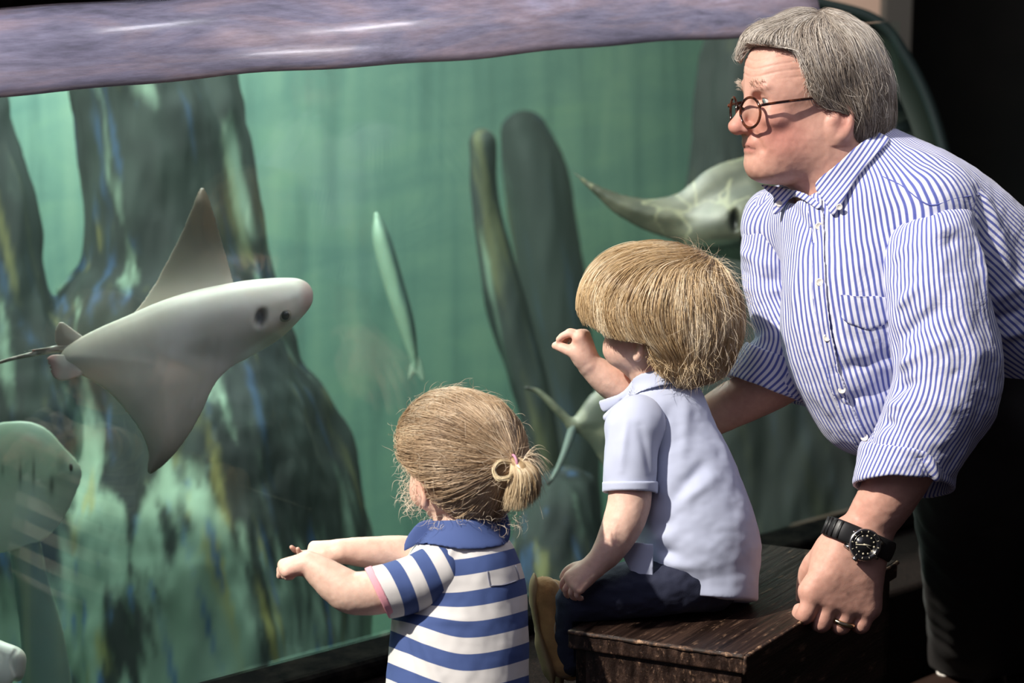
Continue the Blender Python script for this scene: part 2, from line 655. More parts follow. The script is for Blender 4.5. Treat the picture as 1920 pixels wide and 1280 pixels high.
def slab(name, pts, up, m, kind='structure', bevel=0.0):
    o = hexa(name, pts, up, m, None, bevel)
    o['kind'] = kind
    return o

fa, fb = tk(-2.7, 0.02), tk(1.25, 0.02)
slab('floor', [(-3.2, 0.4, -0.05), (4.2, 0.4, -0.05), (4.2, 8, -0.05), (2.9, 8, -0.05), (fb[0], fb[1], -.05), (fa[0], fa[1], -0.05), (-3.2, fa[1], -.05)], (0, 0, 0.05), m_floor)
slab('wall_back', [(-3.2, 8, 0), (4.2, 8, 0), (4.2, 8.1, 0), (-3.2, 8.1, 0)], (0, 0, 3.2), m_dark)
slab('wall_right', [(4.1, 0.4, 0), (4.2, 0.4, 0), (4.2, 8, 0), (4.1, 8, 0)], (0, 0, 3.2), m_dark)
# plinth in front of and under the window: black trim, then carpeted ledge
slab('trim_plinth', [tk(-1.45, 0.30), tk(1.25, 0.30), tk(1.25, -0.02), tk(-1.45, -0.02)], UP * 0.245, m_floor, bevel=0.01)
slab('trim_window_bottom', [tk(-1.45, 0.075, .2451), tk(1.25, 0.075, .2451), tk(1.25, -0.02, .2451), tk(-1.45, -0.02, .2451)], UP * (ZB - .2451), m_trim, bevel=0.012)

# the acrylic rim along the top of the window
m_rim = mat('weathered_grey_acrylic', (0.4, 0.38, 0.45), 0.17, Coat_Weight=0.5, Coat_Roughness=0.12)
v = mapped(m_rim, rot=(0, 0, -math.atan2(G[1], G[0])))
vs = N(m_rim, 'ShaderNodeMapping'); vs.inputs['Scale'].default_value = (2.2, 9, 14); L(m_rim, v, vs.inputs[0])
vf = N(m_rim, 'ShaderNodeMapping'); vf.inputs['Scale'].default_value = (14, 60, 90); vf.inputs['Rotation'].default_value = (0, 0.5, 0.3); L(m_rim, v, vf.inputs[0])
c1 = ramp(m_rim, noise_tex(m_rim, vs.outputs[0], 1.5, 6, 0.6, 0.6), [(0.28, (0.17, 0.165, 0.20)), (0.45, (0.34, 0.325, 0.38)), (0.58, (0.47, 0.385, 0.39)), (0.75, (0.58, 0.56, 0.64))])
c2 = ramp(m_rim, noise_tex(m_rim, vf.outputs[0], 1.6, 5, 0.65), [(0.3, (0.72, 0.70, 0.70)), (0.7, (1.12, 1.10, 1.12))])
L(m_rim, mix(m_rim, 1.0, c1, c2, 'MULTIPLY'), BS(m_rim).inputs['Base Color'])
bump(m_rim, noise_tex(m_rim, vf.outputs[0], 1.6, 5, 0.7), 0.10, 0.004)
def extrude_profile(name, prof, t0, t1, m, n=60, kind='structure', wob=0.0):
    V, Fc = [], []
    k = len(prof)
    for i in range(n + 1):
        t = t0 + (t1 - t0) * i / n
        w = wob * math.sin(t * 9) + wob * 0.6 * math.sin(t * 23 + 1)
        for a, b in prof:
            V.append(tk(t, a, b + w))
    for i in range(n):
        for j in range(k):
            j2 = (j + 1) % k
            Fc.append((i * k + j, i * k + j2, (i + 1) * k + j2, (i + 1) * k + j))
    Fc += [tuple(range(k))[::-1], tuple(range(n * k, n * k + k))]
    o = poly_mesh(name, V, Fc, m, None)
    if kind: o['kind'] = kind
    return o
prof = [(-0.06, ZW), (0.045, ZW)]
for i in range(15):
    a = math.pi * i / 14
    prof.append((-0.03 + 0.085 * math.cos(a / 2), ZW + 0.002 + (ZT - ZW) * math.sin(a / 2)))
prof += [(-0.06, ZT + .0021)]
extrude_profile('trim_window_top', prof, -1.45, 0.66, m_rim, wob=0.0022)
extrude_profile('trim_window_header', [(-0.061, ZT - 0.02), (-0.13, ZT - 0.02), (-0.13, 2.5), (-0.061, 2.5)], -1.45, 0.62, m_trim, n=2)

# window: clear acrylic that mirrors the visitors faintly
m_glass = bpy.data.materials.new('clear_acrylic'); m_glass.use_nodes = True
nt = m_glass.node_tree; nt.nodes.remove(BS(m_glass)); out = nt.nodes['Material Output']
tr = N(m_glass, 'ShaderNodeBsdfTransparent'); tr.inputs[0].default_value = (0.95, 0.985, 0.975, 1)
gl = N(m_glass, 'ShaderNodeBsdfGlossy'); gl.inputs['Roughness'].default_value = 0.015
fr = N(m_glass, 'ShaderNodeFresnel')
geo = N(m_glass, 'ShaderNodeNewGeometry'); io = N(m_glass, 'ShaderNodeMapRange'); io.inputs['To Min'].default_value = 1.38; io.inputs['To Max'].default_value = 1 / 1.38
L(m_glass, geo.outputs['Backfacing'], io.inputs[0]); L(m_glass, io.outputs[0], fr.inputs[0])
ms = N(m_glass, 'ShaderNodeMixShader')
L(m_glass, fr.outputs[0], ms.inputs[0]); L(m_glass, tr.outputs[0], ms.inputs[1]); L(m_glass, gl.outputs[0], ms.inputs[2]); L(m_glass, ms.outputs[0], out.inputs[0])
slab('window_1', [tk(-1.45, 0.0, ZB + .0005), tk(0.93, 0.0, ZB + .0005), tk(0.93, -0.02, ZB + .0005), tk(-1.45, -0.02, ZB + .0005)], UP * (ZW - ZB - .001), m_glass)

# inside of the tank
m_back = mat('teal_tank_wall', (0.2, 0.45, 0.36), 0.9)
v = mapped(m_back, rot=(0, 0, -math.atan2(G[1], G[0])))
a1 = N(m_back, 'ShaderNodeMapping'); a1.inputs['Scale'].default_value = (7, 1, 0.7); L(m_back, v, a1.inputs[0])
a2 = N(m_back, 'ShaderNodeMapping'); a2.inputs['Scale'].default_value = (1.3, 1, 4.5); L(m_back, v, a2.inputs[0])
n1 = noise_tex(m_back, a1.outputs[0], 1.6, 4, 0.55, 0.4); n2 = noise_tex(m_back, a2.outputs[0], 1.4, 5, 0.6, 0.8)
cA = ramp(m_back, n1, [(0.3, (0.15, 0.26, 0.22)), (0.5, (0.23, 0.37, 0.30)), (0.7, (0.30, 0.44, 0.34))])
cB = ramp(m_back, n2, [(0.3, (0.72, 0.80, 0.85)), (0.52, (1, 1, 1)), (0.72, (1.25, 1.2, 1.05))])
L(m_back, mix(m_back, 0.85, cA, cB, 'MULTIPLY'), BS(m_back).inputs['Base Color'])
ZF = -0.9
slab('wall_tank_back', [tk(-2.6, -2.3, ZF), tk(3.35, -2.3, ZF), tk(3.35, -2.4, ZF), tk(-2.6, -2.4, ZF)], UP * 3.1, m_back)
m_left = mat('dimmed_tank_wall', (0.035, 0.075, 0.07), 0.9)  # darker copy of the tank wall colour, dimmed in place of less lamplight
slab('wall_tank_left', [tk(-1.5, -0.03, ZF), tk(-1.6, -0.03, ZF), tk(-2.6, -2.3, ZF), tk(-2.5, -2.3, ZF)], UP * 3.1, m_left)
m_sand = mat('pale_green_sand', (0.30, 0.36, 0.26), 0.95)
slab('floor_tank', [tk(-2.5, -0.03, ZF - .1), tk(3.3, -0.03, ZF - .1), tk(3.3, -2.3, ZF - .1), tk(-2.5, -2.3, ZF - .1)], UP * 0.1, m_sand)

# the water: a greenish body that takes the red out of what lies far back
m_water = bpy.data.materials.new('green_tank_water'); m_water.use_nodes = True
m_water.node_tree.nodes.remove(BS(m_water))
vp = N(m_water, 'ShaderNodeVolumeAbsorption'); vp.inputs['Color'].default_value = (0.55, 0.93, 0.84, 1); vp.inputs['Density'].default_value = 0.16
vs_ = N(m_water, 'ShaderNodeVolumeScatter'); vs_.inputs['Color'].default_value = (0.75, 1.0, 0.88, 1); vs_.inputs['Density'].default_value = 0.018; vs_.inputs['Anisotropy'].default_value = 0.2
va_ = N(m_water, 'ShaderNodeAddShader'); L(m_water, vp.outputs[0], va_.inputs[0]); L(m_water, vs_.outputs[0], va_.inputs[1])
L(m_water, va_.outputs[0], m_water.node_tree.nodes['Material Output'].inputs['Volume'])
wt = slab('tank_water', [tk(-1.5, -0.022, ZF + .001), tk(0.93, -0.022, ZF + .001), tk(2.9, -2.29, ZF + .001), tk(-2.5, -2.29, ZF + .001)], UP * (ZW - .002 - ZF), m_water)

# tank lamps over the water
for (t, n, e, s) in ((-0.6, -1.0, 22, 0.9), (0.35, -1.5, 80, 1.2), (-0.3, -0.45, 12, 0.5)):
    p = tk(t, n, 2.15)
    add_light('tank_lamp', 'AREA', p, (0, 0.12, -1), e, (0.93, 1.0, 0.95), size=s)

# curved right end of the tank: thick bent acrylic with dark edges
m_curve = mat('green_tinted_acrylic', (0.010, 0.018, 0.013), 0.5)
m_edge = mat('black_green_edge', (0.006, 0.012, 0.012), 0.4)
def bent(name, pts, D, width, m, th=0.05):
    S = spline(pts, 8)
    X = W(np.column_stack([S, np.zeros(len(S))]), D)
    T = nrm(np.gradient(X, axis=0)); s = nrm(np.cross(T, AX_F))
    V, Fc = [], []
    for i in range(len(X)):
        V += [X[i] + s[i] * width / 2, X[i] - s[i] * width / 2, X[i] - s[i] * width / 2 + AX_F * th, X[i] + s[i] * width / 2 + AX_F * th]
    for i in range(len(X) - 1):
        for j in range(4):
            j2 = (j + 1) % 4
            Fc.append((i * 4 + j, i * 4 + j2, i * 4 + 4 + j2, i * 4 + 4 + j))
    e = len(V) - 4
    Fc += [(0, 3, 2, 1), (e, e + 1, e + 2, e + 3)]
    o = poly_mesh(name, V, Fc, m, None); o['kind'] = 'structure'
    return o
bent('trim_tank_corner_1', [(1560, 40), (1640, 95), (1690, 170), (1735, 270), (1765, 400), (1780, 560), (1790, 760), (1790, 1150)], 5.0, 0.085, m_curve)
bent('trim_tank_corner_2', [(1400, -40), (1520, 0), (1640, 35), (1700, 105), (1752, 215), (1790, 370), (1806, 560), (1815, 760), (1815, 1150)], 4.98, 0.020, m_edge)
bent('trim_tank_corner_3', [(1340, -45), (1430, -15), (1530, 35), (1610, 100), (1660, 190), (1700, 300), (1730, 420), (1745, 560), (1755, 760), (1755, 1150)], 5.0, 0.06, m_edge)
# pillars and dark recess of the room behind
def pillar(name, x0, x1, D, m, th=0.3, zt=2.6):
    a = W(np.array([x0, 300, 0.0]), D); b = W(np.array([x1, 300, 0.0]), D)
    slab(name, [(a[0], a[1], 0), (b[0], b[1], 0), (b[0], b[1] + th, 0), (a[0], a[1] + th, 0)], (0, 0, zt), m)
pillar('wall_beige_pier', 1470, 1656, 6.6, m_beige)
m_post = mat('dark_grey_post', (0.022, 0.018, 0.016), 0.7)
pillar('trim_post', 1652, 1700, 6.4, m_post, th=0.1)
pillar('wall_recess', 1660, 2300, 7.0, m_dark)

# ceiling lamps over the rim of the tank; each one shows as a bright streak in the acrylic
def rim_point(px, z):
    r = (px[0] - 960) / F * AX_R - (px[1] - 640) / F * AX_U + AX_F
    t = ((P0 - CAM) @ NG) / (r @ NG)
    return CAM + r * t
for (hx, hy, e, sx) in ((235, 52, .6, .16), (670, 50, 1.1, .2), (512, 98, .9, .2)):
    p = rim_point((hx, hy), 0)
    b_ = math.asin(np.clip((p[2] - ZW) / (ZT - ZW), 0, 1))
    nn = nrm(NG * .107 * math.cos(b_) + UP * .085 * math.sin(b_))
    vv = nrm(CAM - p)
    rr = 2 * nn * (nn @ vv) - vv
    l = add_light('ceiling_lamp', 'AREA', tuple(p + rr * 1.3), tuple(-rr), e, (0.93, 0.93, 1.0), size=sx)
    l.data.shape = 'RECTANGLE'; l.data.size_y = .05
for t in (-1.0, -0.3, 0.4):
    p = tk(t, 0.75, 2.25)
    l = add_light('ceiling_lamp', 'AREA', tuple(p), tuple(tk(t, 0.02, 1.25) - p), 1.0, (0.86, 0.84, 1.0), size=.3)
    l.data.spread = math.radians(50)
# ------------------------------------------------------------------ rocks behind the glass
m_rock = mat('refraction_streaked_rock', rough=0.85)  # coloured streaks imitate refraction in the acrylic, painted into the rock colour
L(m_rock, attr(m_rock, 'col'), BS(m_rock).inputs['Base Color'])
def lerp3(a, b, t):
    return np.asarray(a)[None] * (1 - t[:, None]) + np.asarray(b)[None] * t[:, None]
def sm(x, a, b):
    t = np.clip((x - a) / (b - a), 0, 1)
    return t * t * (3 - 2 * t)
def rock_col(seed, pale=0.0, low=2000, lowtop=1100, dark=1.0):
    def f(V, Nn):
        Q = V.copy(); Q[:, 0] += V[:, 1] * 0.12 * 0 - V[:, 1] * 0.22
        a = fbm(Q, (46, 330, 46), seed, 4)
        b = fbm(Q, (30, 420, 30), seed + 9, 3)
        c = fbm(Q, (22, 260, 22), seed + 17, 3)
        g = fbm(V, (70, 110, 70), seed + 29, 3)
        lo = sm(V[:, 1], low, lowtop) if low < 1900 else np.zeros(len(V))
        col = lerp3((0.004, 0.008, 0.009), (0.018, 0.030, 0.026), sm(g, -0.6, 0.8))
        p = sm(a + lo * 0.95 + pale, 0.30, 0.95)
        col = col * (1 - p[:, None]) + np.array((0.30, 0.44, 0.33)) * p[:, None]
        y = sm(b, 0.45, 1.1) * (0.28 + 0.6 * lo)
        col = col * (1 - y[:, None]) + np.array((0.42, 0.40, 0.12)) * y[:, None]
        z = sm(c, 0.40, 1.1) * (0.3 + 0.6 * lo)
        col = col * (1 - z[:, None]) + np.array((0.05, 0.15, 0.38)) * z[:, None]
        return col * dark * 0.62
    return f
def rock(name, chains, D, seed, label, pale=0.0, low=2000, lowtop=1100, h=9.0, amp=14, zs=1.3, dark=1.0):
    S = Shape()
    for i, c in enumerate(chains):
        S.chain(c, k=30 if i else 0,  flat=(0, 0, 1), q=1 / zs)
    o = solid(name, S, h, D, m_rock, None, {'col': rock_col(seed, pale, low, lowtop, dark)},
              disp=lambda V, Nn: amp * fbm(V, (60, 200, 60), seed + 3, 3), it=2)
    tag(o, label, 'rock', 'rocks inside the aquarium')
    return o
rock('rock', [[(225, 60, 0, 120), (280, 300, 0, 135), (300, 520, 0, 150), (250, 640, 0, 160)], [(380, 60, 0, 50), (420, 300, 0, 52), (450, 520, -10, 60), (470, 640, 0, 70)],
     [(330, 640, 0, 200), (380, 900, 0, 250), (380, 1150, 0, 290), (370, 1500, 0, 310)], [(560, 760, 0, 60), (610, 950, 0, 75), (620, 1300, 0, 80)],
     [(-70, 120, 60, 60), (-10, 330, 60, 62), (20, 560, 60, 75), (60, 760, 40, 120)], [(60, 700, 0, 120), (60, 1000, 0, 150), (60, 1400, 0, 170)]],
     5.1, 5, 'tall dark rock face with pale yellow and blue refraction streaks behind the big ray', low=760, lowtop=1150)
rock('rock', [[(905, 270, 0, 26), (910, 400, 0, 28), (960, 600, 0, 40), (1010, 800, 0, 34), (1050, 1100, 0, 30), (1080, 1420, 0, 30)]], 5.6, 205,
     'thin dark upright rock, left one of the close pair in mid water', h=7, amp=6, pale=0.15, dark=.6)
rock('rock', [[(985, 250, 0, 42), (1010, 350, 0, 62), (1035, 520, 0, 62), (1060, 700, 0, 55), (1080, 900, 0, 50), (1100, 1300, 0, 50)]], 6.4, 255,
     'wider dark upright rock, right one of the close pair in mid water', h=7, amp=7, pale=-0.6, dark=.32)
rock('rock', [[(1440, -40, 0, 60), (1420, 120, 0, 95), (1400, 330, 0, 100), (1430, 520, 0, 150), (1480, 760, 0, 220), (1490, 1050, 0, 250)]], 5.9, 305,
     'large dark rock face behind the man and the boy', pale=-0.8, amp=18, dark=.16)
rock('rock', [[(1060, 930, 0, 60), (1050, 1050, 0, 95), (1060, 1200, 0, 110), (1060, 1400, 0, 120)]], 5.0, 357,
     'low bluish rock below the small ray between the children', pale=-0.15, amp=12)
# ------------------------------------------------------------------ rays and fish
m_ray = mat('ray_skin', rough=0.45, Subsurface_Weight=0.1, Subsurface_Scale=0.01)
cr = attr(m_ray, 'col')
v = mapped(m_ray)
L(m_ray, mix(m_ray, 1.0, cr, ramp(m_ray, noise_tex(m_ray, v, 14, 4, 0.55), [(0.3, (0.9, 0.89, 0.87)), (0.7, (1.04, 1.04, 1.04))]), 'MULTIPLY'), BS(m_ray).inputs['Base Color'])
m_eye_dark = mat('dark_eye', (0.008, 0.007, 0.006), 0.15)
m_eye_ring = mat('grey_eye_ring', (0.20, 0.17, 0.13), 0.35)

def polyd(P2, poly):
    """signed distance to a closed outline in the plane"""
    d = np.full(len(P2), 1e9); s = np.zeros(len(P2), bool)
    n = len(poly)
    for i in range(n):
        a = poly[i]; b = poly[(i + 1) % n]
        e = b - a; w = P2 - a
        t = np.clip((w @ e) / (e @ e + 1e-9), 0, 1)
        q = w - t[:, None] * e
        d = np.minimum(d, (q * q).sum(1))
        c = (a[1] <= P2[:, 1]) != (b[1] <= P2[:, 1])
        xx = a[0] + (P2[:, 1] - a[1]) / (b[1] - a[1] if b[1] != a[1] else 1e-9) * e[0]
        s ^= c & (P2[:, 0] < xx)
    d = np.sqrt(d)
    return np.where(s, -d, d)
def leaf(S, poly, zc, T, k=0.0, zr=(-200, 200), n=5):
    Q = spline(np.vstack([poly, poly[:1]]), n)[:-1]
    def fn(P):
        sd = polyd(P[:, :2], Q)
        z = np.abs(P[:, 2] - zc(P[:, 0], P[:, 1]))
        t = T(np.maximum(-sd, 0))
        return np.where(sd < 0, (z - t) * 0.75, np.sqrt(np.maximum(sd, 0) ** 2 + np.maximum(z - T(0.0), 0) ** 2) * 0.8)
    return S.add(fn, (*Q.min(0), zr[0]), (*Q.max(0), zr[1]), k)

DR = 3.72
t_ = root('cownose_ray', 'large cream coloured ray swimming close to the glass with one wing raised', 'ray', W(np.array([300.0, 640, 0]), DR))
S = Shape()
body = np.array([(150, 700), (118, 672), (155, 638), (255, 596), (350, 562), (445, 540), (510, 531), (560, 531), (577, 545), (574, 566), (548, 603), (520, 636), (470, 668), (430, 692), (402, 722), (380, 770), (352, 820), (318, 862), (279, 889), (277, 846), (262, 806), (232, 764), (196, 728), (165, 708)], float)
def zb(x, y):
    # the flank turns down and away below the keel of the back
    u = (x - 150) * 0.13 + (y - 640)
    return 10 - 0.0005 * (u - 10) ** 2 * np.where(u > 10, 1.0, 2.0) * 0.9
leaf(S, body, zb, lambda i: 2.5 + 34 * (1 - np.exp(-i / 42.0)), zr=(-140, 60))
S.chain([(140, 668, 0, 12), (230, 640, 8, 30), (340, 606, 20, 44), (440, 585, 26, 50), (510, 572, 22, 42), (548, 560, 12, 27)], k=34, flat=(0, 0, 1), q=1.3)
up = np.array([(446, 548), (430, 500), (412, 440), (396, 385), (379, 350), (362, 385), (342, 432), (315, 485), (285, 540), (248, 588), (195, 624), (170, 645), (300, 640), (420, 590)], float)
leaf(S, up, lambda x, y: -34 - 0.10 * (600 - y), lambda i: 2.2 + 9 * (1 - np.exp(-i / 25.0)), k=6, zr=(-90, 0))
S.ell((556, 556, 14), (22, 20, 22), k=14)
S.chain([(577, 552, 10, 5), (575, 566, 12, 5), (566, 578, 14, 4)], k=5)
S.ell((489, 596, 60), (11, 19, 18), k=5, rot=[(0.95, 0.3, 0), (-0.3, 0.95, 0), (0, 0, 1)], op='-')
def ray_col(V, Nn):
    c = np.tile(np.array((0.66, 0.61, 0.51)), (len(V), 1))
    wing = sm(V[:, 1], 560, 420) * (V[:, 2] < 0)  # raised wing darker: pigment, plus the shade of its tilt put into colour
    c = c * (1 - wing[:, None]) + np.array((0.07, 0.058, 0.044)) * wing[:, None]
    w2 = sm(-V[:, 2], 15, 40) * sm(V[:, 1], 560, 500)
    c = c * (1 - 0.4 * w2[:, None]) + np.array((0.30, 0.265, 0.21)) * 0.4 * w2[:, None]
    lowr = sm(V[:, 0] * 0.7 + V[:, 1] * 0.5, 430, 640) * 0.55 * sm(V[:, 1], 540, 610)
    c = c * (1 - lowr[:, None]) + np.array((0.31, 0.265, 0.22)) * lowr[:, None]
    tip = sm(V[:, 1], 800, 890) * 0.8
    c = c * (1 - tip[:, None]) + np.array((0.17, 0.145, 0.115)) * tip[:, None]
    u = V[:, 1] - (668 - (V[:, 0] - 440) * 0.62)
    bel = sm(u, -6, 8) * (V[:, 0] > 440) * sm(V[:, 0], 430, 470)
    c = c * (1 - bel[:, None]) + np.array((0.56, 0.60, 0.50)) * bel[:, None]
    sn = sm(V[:, 0], 555, 578) * 0.6
    c = c * (1 - sn[:, None]) + np.array((0.50, 0.30, 0.26)) * sn[:, None]
    sp = np.exp(-(((V[:, 0] - 488) / 11) ** 2 + ((V[:, 1] - 596) / 18) ** 2) ** 2)
    c = c * (1 - 0.97 * sp[:, None])
    pl = np.exp(-(((V[:, 0] - 515) / 24) ** 2 + ((V[:, 1] - 597) / 16) ** 2) ** 2) * (1 - sp) * 0.35
    c = c * (1 - pl[:, None]) + np.array((0.75, 0.66, 0.56)) * pl[:, None]
    return c
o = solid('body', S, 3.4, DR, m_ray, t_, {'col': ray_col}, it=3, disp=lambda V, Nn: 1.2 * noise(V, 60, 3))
def at_front(S, x, y):
    z = np.linspace(120, -80, 200)
    e = S(np.column_stack([np.full(200, x), np.full(200, y), z]))
    i = np.argmax(e < 0)
    return z[i]
ze = at_front(S, 534, 591)
E2 = Shape().ell((534, 591, ze - 2), (13, 13, 9)); solid('eye', E2, 1.5, DR, m_eye_ring, t_)
E2 = Shape().ell((535, 591, ze + 4), (8, 9, 5.5)); e_ = solid('pupil', E2, 1.3, DR, m_eye_dark, t_)
ry = lambda c: {'col': (lambda V, Nn: np.tile(np.array(c), (len(V), 1)))}
Ft = Shape()
leaf(Ft, np.array([(102, 640), (104, 618), (114, 603), (130, 612), (152, 628), (168, 640), (150, 652), (120, 655)], float), lambda x, y: 6 + 0 * x, lambda i: 1.8 + 6 * (1 - np.exp(-i / 14)), zr=(-10, 20))
solid('dorsal_fin', Ft, 2.2, DR, m_ray, t_, ry((0.46, 0.43, 0.37)))
Ft = Shape()
leaf(Ft, np.array([(150, 668), (105, 664), (88, 672), (92, 684), (100, 706), (118, 714), (140, 708), (155, 700)], float), lambda x, y: 16 + 0 * x, lambda i: 2 + 6 * (1 - np.exp(-i / 14)), zr=(-5, 30))
for y in (676, 684, 691): Ft.chain([(84, y, 16, 1.5), (104, y + 2, 16, 1.6)], op='-')
solid('pelvic_fin', Ft, 2.0, DR, m_ray, t_, {'col': lambda V, Nn: lerp3((0.55, 0.32, 0.29), (0.50, 0.47, 0.41), sm(V[:, 0], 92, 118))})
Tl = Shape().chain([(165, 655, 4, 9), (120, 652, 4, 8), (60, 664, 2, 5), (10, 676, 0, 3.6), (-60, 700, -6, 2.6)], n=8)
Tl.chain([(130, 650, 8, 4), (100, 652, 8, 3), (62, 656, 6, 1.6), (44, 659, 6, 1)])
solid('tail', Tl, 2.0, DR, m_ray, t_, {'col': lambda V, Nn: lerp3((0.30, 0.27, 0.22), (0.60, 0.57, 0.5), sm(noise(V, (9, 3, 4), 4), -0.4, 0.4))})

# ray with a raised wing, seen behind the man's chin
D2 = 4.75
t_ = root('olive_ray', 'olive grey ray gliding behind the man with its wing tip pointing left', 'ray', W(np.array([1330.0, 420, 0]), D2))
S = Shape()
leaf(S, np.array([(1068, 316), (1105, 340), (1160, 362), (1215, 372), (1270, 362), (1320, 322), (1370, 300), (1430, 292), (1520, 310), (1560, 380), (1500, 470), (1420, 490), (1380, 488), (1330, 470), (1260, 450), (1205, 430), (1150, 398), (1100, 350)], float),
     lambda x, y: -0.0006 * (x - 1400) ** 2 * 0.3 - 0.02 * (y - 400), lambda i: 2.5 + 26 * (1 - np.exp(-i / 36.0)), zr=(-120, 60))
S.chain([(1310, 445, 10, 22), (1370, 425, 20, 42), (1430, 400, 16, 50)], k=30, flat=(0, 0, 1), q=1.3)
S.ell((1378, 412, 52), (8, 22, 14), k=5, op='-')
def c2f(V, Nn):
    a = fbm(V, (50, 30, 50), 44, 3)
    c = lerp3((0.045, 0.047, 0.032), (0.11, 0.108, 0.075), sm(a, -0.8, 0.8))
    # pale vein-like lines: water caustics painted into the skin colour
    vn = np.abs(fbm(V + 15 * fbm(V, 50, 50, 2)[:, None], (55, 40, 60), 61, 2))
    l = (1 - sm(vn, 0.0, 0.09)) * 0.5
    c = c * (1 - l[:, None]) + np.array((0.34, 0.33, 0.20)) * l[:, None]
    b = sm(V[:, 1] + 0.1 * (V[:, 0] - 1330), 446, 462)
    c = c * (1 - b[:, None]) + np.array((0.12, 0.17, 0.12)) * b[:, None]
    sp = np.exp(-(((V[:, 0] - 1376) / 10) ** 2 + ((V[:, 1] - 412) / 24) ** 2) ** 2)
    return c * (1 - 0.95 * sp[:, None])
solid('body', S, 4.0, D2, m_ray, t_, {'col': c2f}, it=2)
E2 = Shape().ell((1396, 446, at_front(S, 1396, 446)), (10, 14, 7)); solid('eye', E2, 2, D2, m_eye_dark, t_)

# small ray with dark tips between the children
D3 = 4.5
t_ = root('small_ray', 'small ray with dark fin tips swimming away between the two children', 'ray', W(np.array([1090.0, 800, 0]), D3))
S = Shape()
leaf(S, np.array([(1062, 800), (1085, 770), (1105, 742), (1130, 728), (1170, 740), (1190, 830), (1150, 900), (1128, 868), (1100, 826)], float), lambda x, y: 0 * x, lambda i: 2.2 + 16 * (1 - np.exp(-i / 20)), zr=(-40, 40))
S.chain([(1075, 800, 0, 9), (1042, 765, 6, 8), (1010, 735, 10, 6), (987, 727, 12, 4)], k=8, n=8)
def c3(V, Nn):
    c = lerp3((0.05, 0.06, 0.045), (0.15, 0.16, 0.11), sm(fbm(V, 30, 71, 3), -0.6, 0.7))
    d = sm(V[:, 0], 1008, 988)
    return c * (1 - 0.92 * d[:, None])
solid('body', S, 3.0, D3, m_ray, t_, {'col': c3}, it=2)
Tl = Shape().chain([(1075, 800, 2, 9), (1060, 845, 2, 7), (1045, 880, 0, 5), (1028, 908, 0, 3)], n=8)
solid('tail', Tl, 2.2, D3, m_ray, t_, {'col': lambda V, Nn: lerp3((0.17, 0.22, 0.20), (0.01, 0.01, 0.01), sm(V[:, 1], 893, 903))})

# round pale ray low on the left; refracted column below modelled as tail
D4 = 4.0
t_ = root('round_ray', 'round pale green ray hanging low at the left end of the tank', 'ray', W(np.array([40.0, 950, 0]), D4))
S = Shape()
leaf(S, np.array([(-60, 800), (0, 792), (45, 789), (85, 802), (120, 838), (153, 880), (140, 930), (110, 985), (75, 1015), (30, 1030), (-60, 1035), (-110, 920)], float), lambda x, y: -0.0012 * (x - 20) ** 2, lambda i: 2.5 + 20 * (1 - np.exp(-i / 30.0)), zr=(-70, 40))
def c4(V, Nn):
    c = lerp3((0.34, 0.46, 0.34), (0.56, 0.66, 0.52), sm(V[:, 1] + 12 * noise(V, 50, 5), 850, 960))
    for x, y, w, h in ((38, 890, 3, 22), (63, 885, 2.5, 26), (5, 880, 2, 12), (97, 910, 5, 18)):
        s = np.exp(-((V[:, 0] - x) / w) ** 2 - ((V[:, 1] - y) / h) ** 2) * 0.7
        c = c * (1 - s[:, None])
    s = np.exp(-((V[:, 0] - 117) / 14) ** 2 - ((V[:, 1] - 868) / 26) ** 2) * 0.5
    return c * (1 - s[:, None])
solid('body', S, 3.2, D4, m_ray, t_, {'col': c4}, it=2)
E2 = Shape().ell((133, 876, at_front(S, 133, 876)), (4, 8, 4)); solid('eye', E2, 1.4, D4, m_eye_dark, t_)
Tl = Shape().chain([(45, 1010, -8, 30), (60, 1100, -20, 34), (80, 1200, -30, 42), (90, 1330, -40, 52)], n=6, flat=(0, 0, 1), q=2.2)
solid('tail', Tl, 5, D4, m_ray, t_, {'col': lambda V, Nn: lerp3((0.16, 0.24, 0.20), (0.27, 0.34, 0.22), sm(noise(V, (16, 300, 16), 8), -0.5, 0.5))}, it=2)

# snout poking in at the bottom left corner
D5 = 3.62
t_ = root('pale_ray_snout', 'pale ray poking its blunt head in at the lower left corner of the glass', 'ray', W(np.array([0.0, 1240, 0]), D5))
S = Shape()
S.chain([(-120, 1270, 0, 60), (-60, 1250, 0, 52), (-18, 1235, 0, 40)], flat=(0, 0, 1), q=1.3)
leaf(S, np.array([(-20, 1212), (8, 1225), (8, 1255), (-40, 1290), (-150, 1400), (-260, 1330), (-200, 1270), (-270, 1170), (-150, 1120), (-60, 1185)], float), lambda x, y: -4 + 0 * x, lambda i: 2.2 + 16 * (1 - np.exp(-i / 20)), k=14, zr=(-40, 40))
S.ell((20, 1232, 8), (28, 22, 24), k=18).ell((32, 1252, 4), (16, 26, 18), k=14).ell((2, 1262, 22), (26, 30, 14), k=12)
S.chain([(34, 1212, 22, 3), (22, 1236, 30, 3), (28, 1262, 26, 3)], k=4, op='-')
S.chain([(-20, 1215, 34, 2.5), (4, 1228, 34, 3), (0, 1250, 38, 2.5)], k=5, op='-')
solid('body', S, 2.6, D5, m_ray, t_, {'col': lambda V, Nn: lerp3((0.66, 0.66, 0.56), (0.42, 0.38, 0.30), sm(V[:, 0], 22, 48) * 0.7)}, it=2)

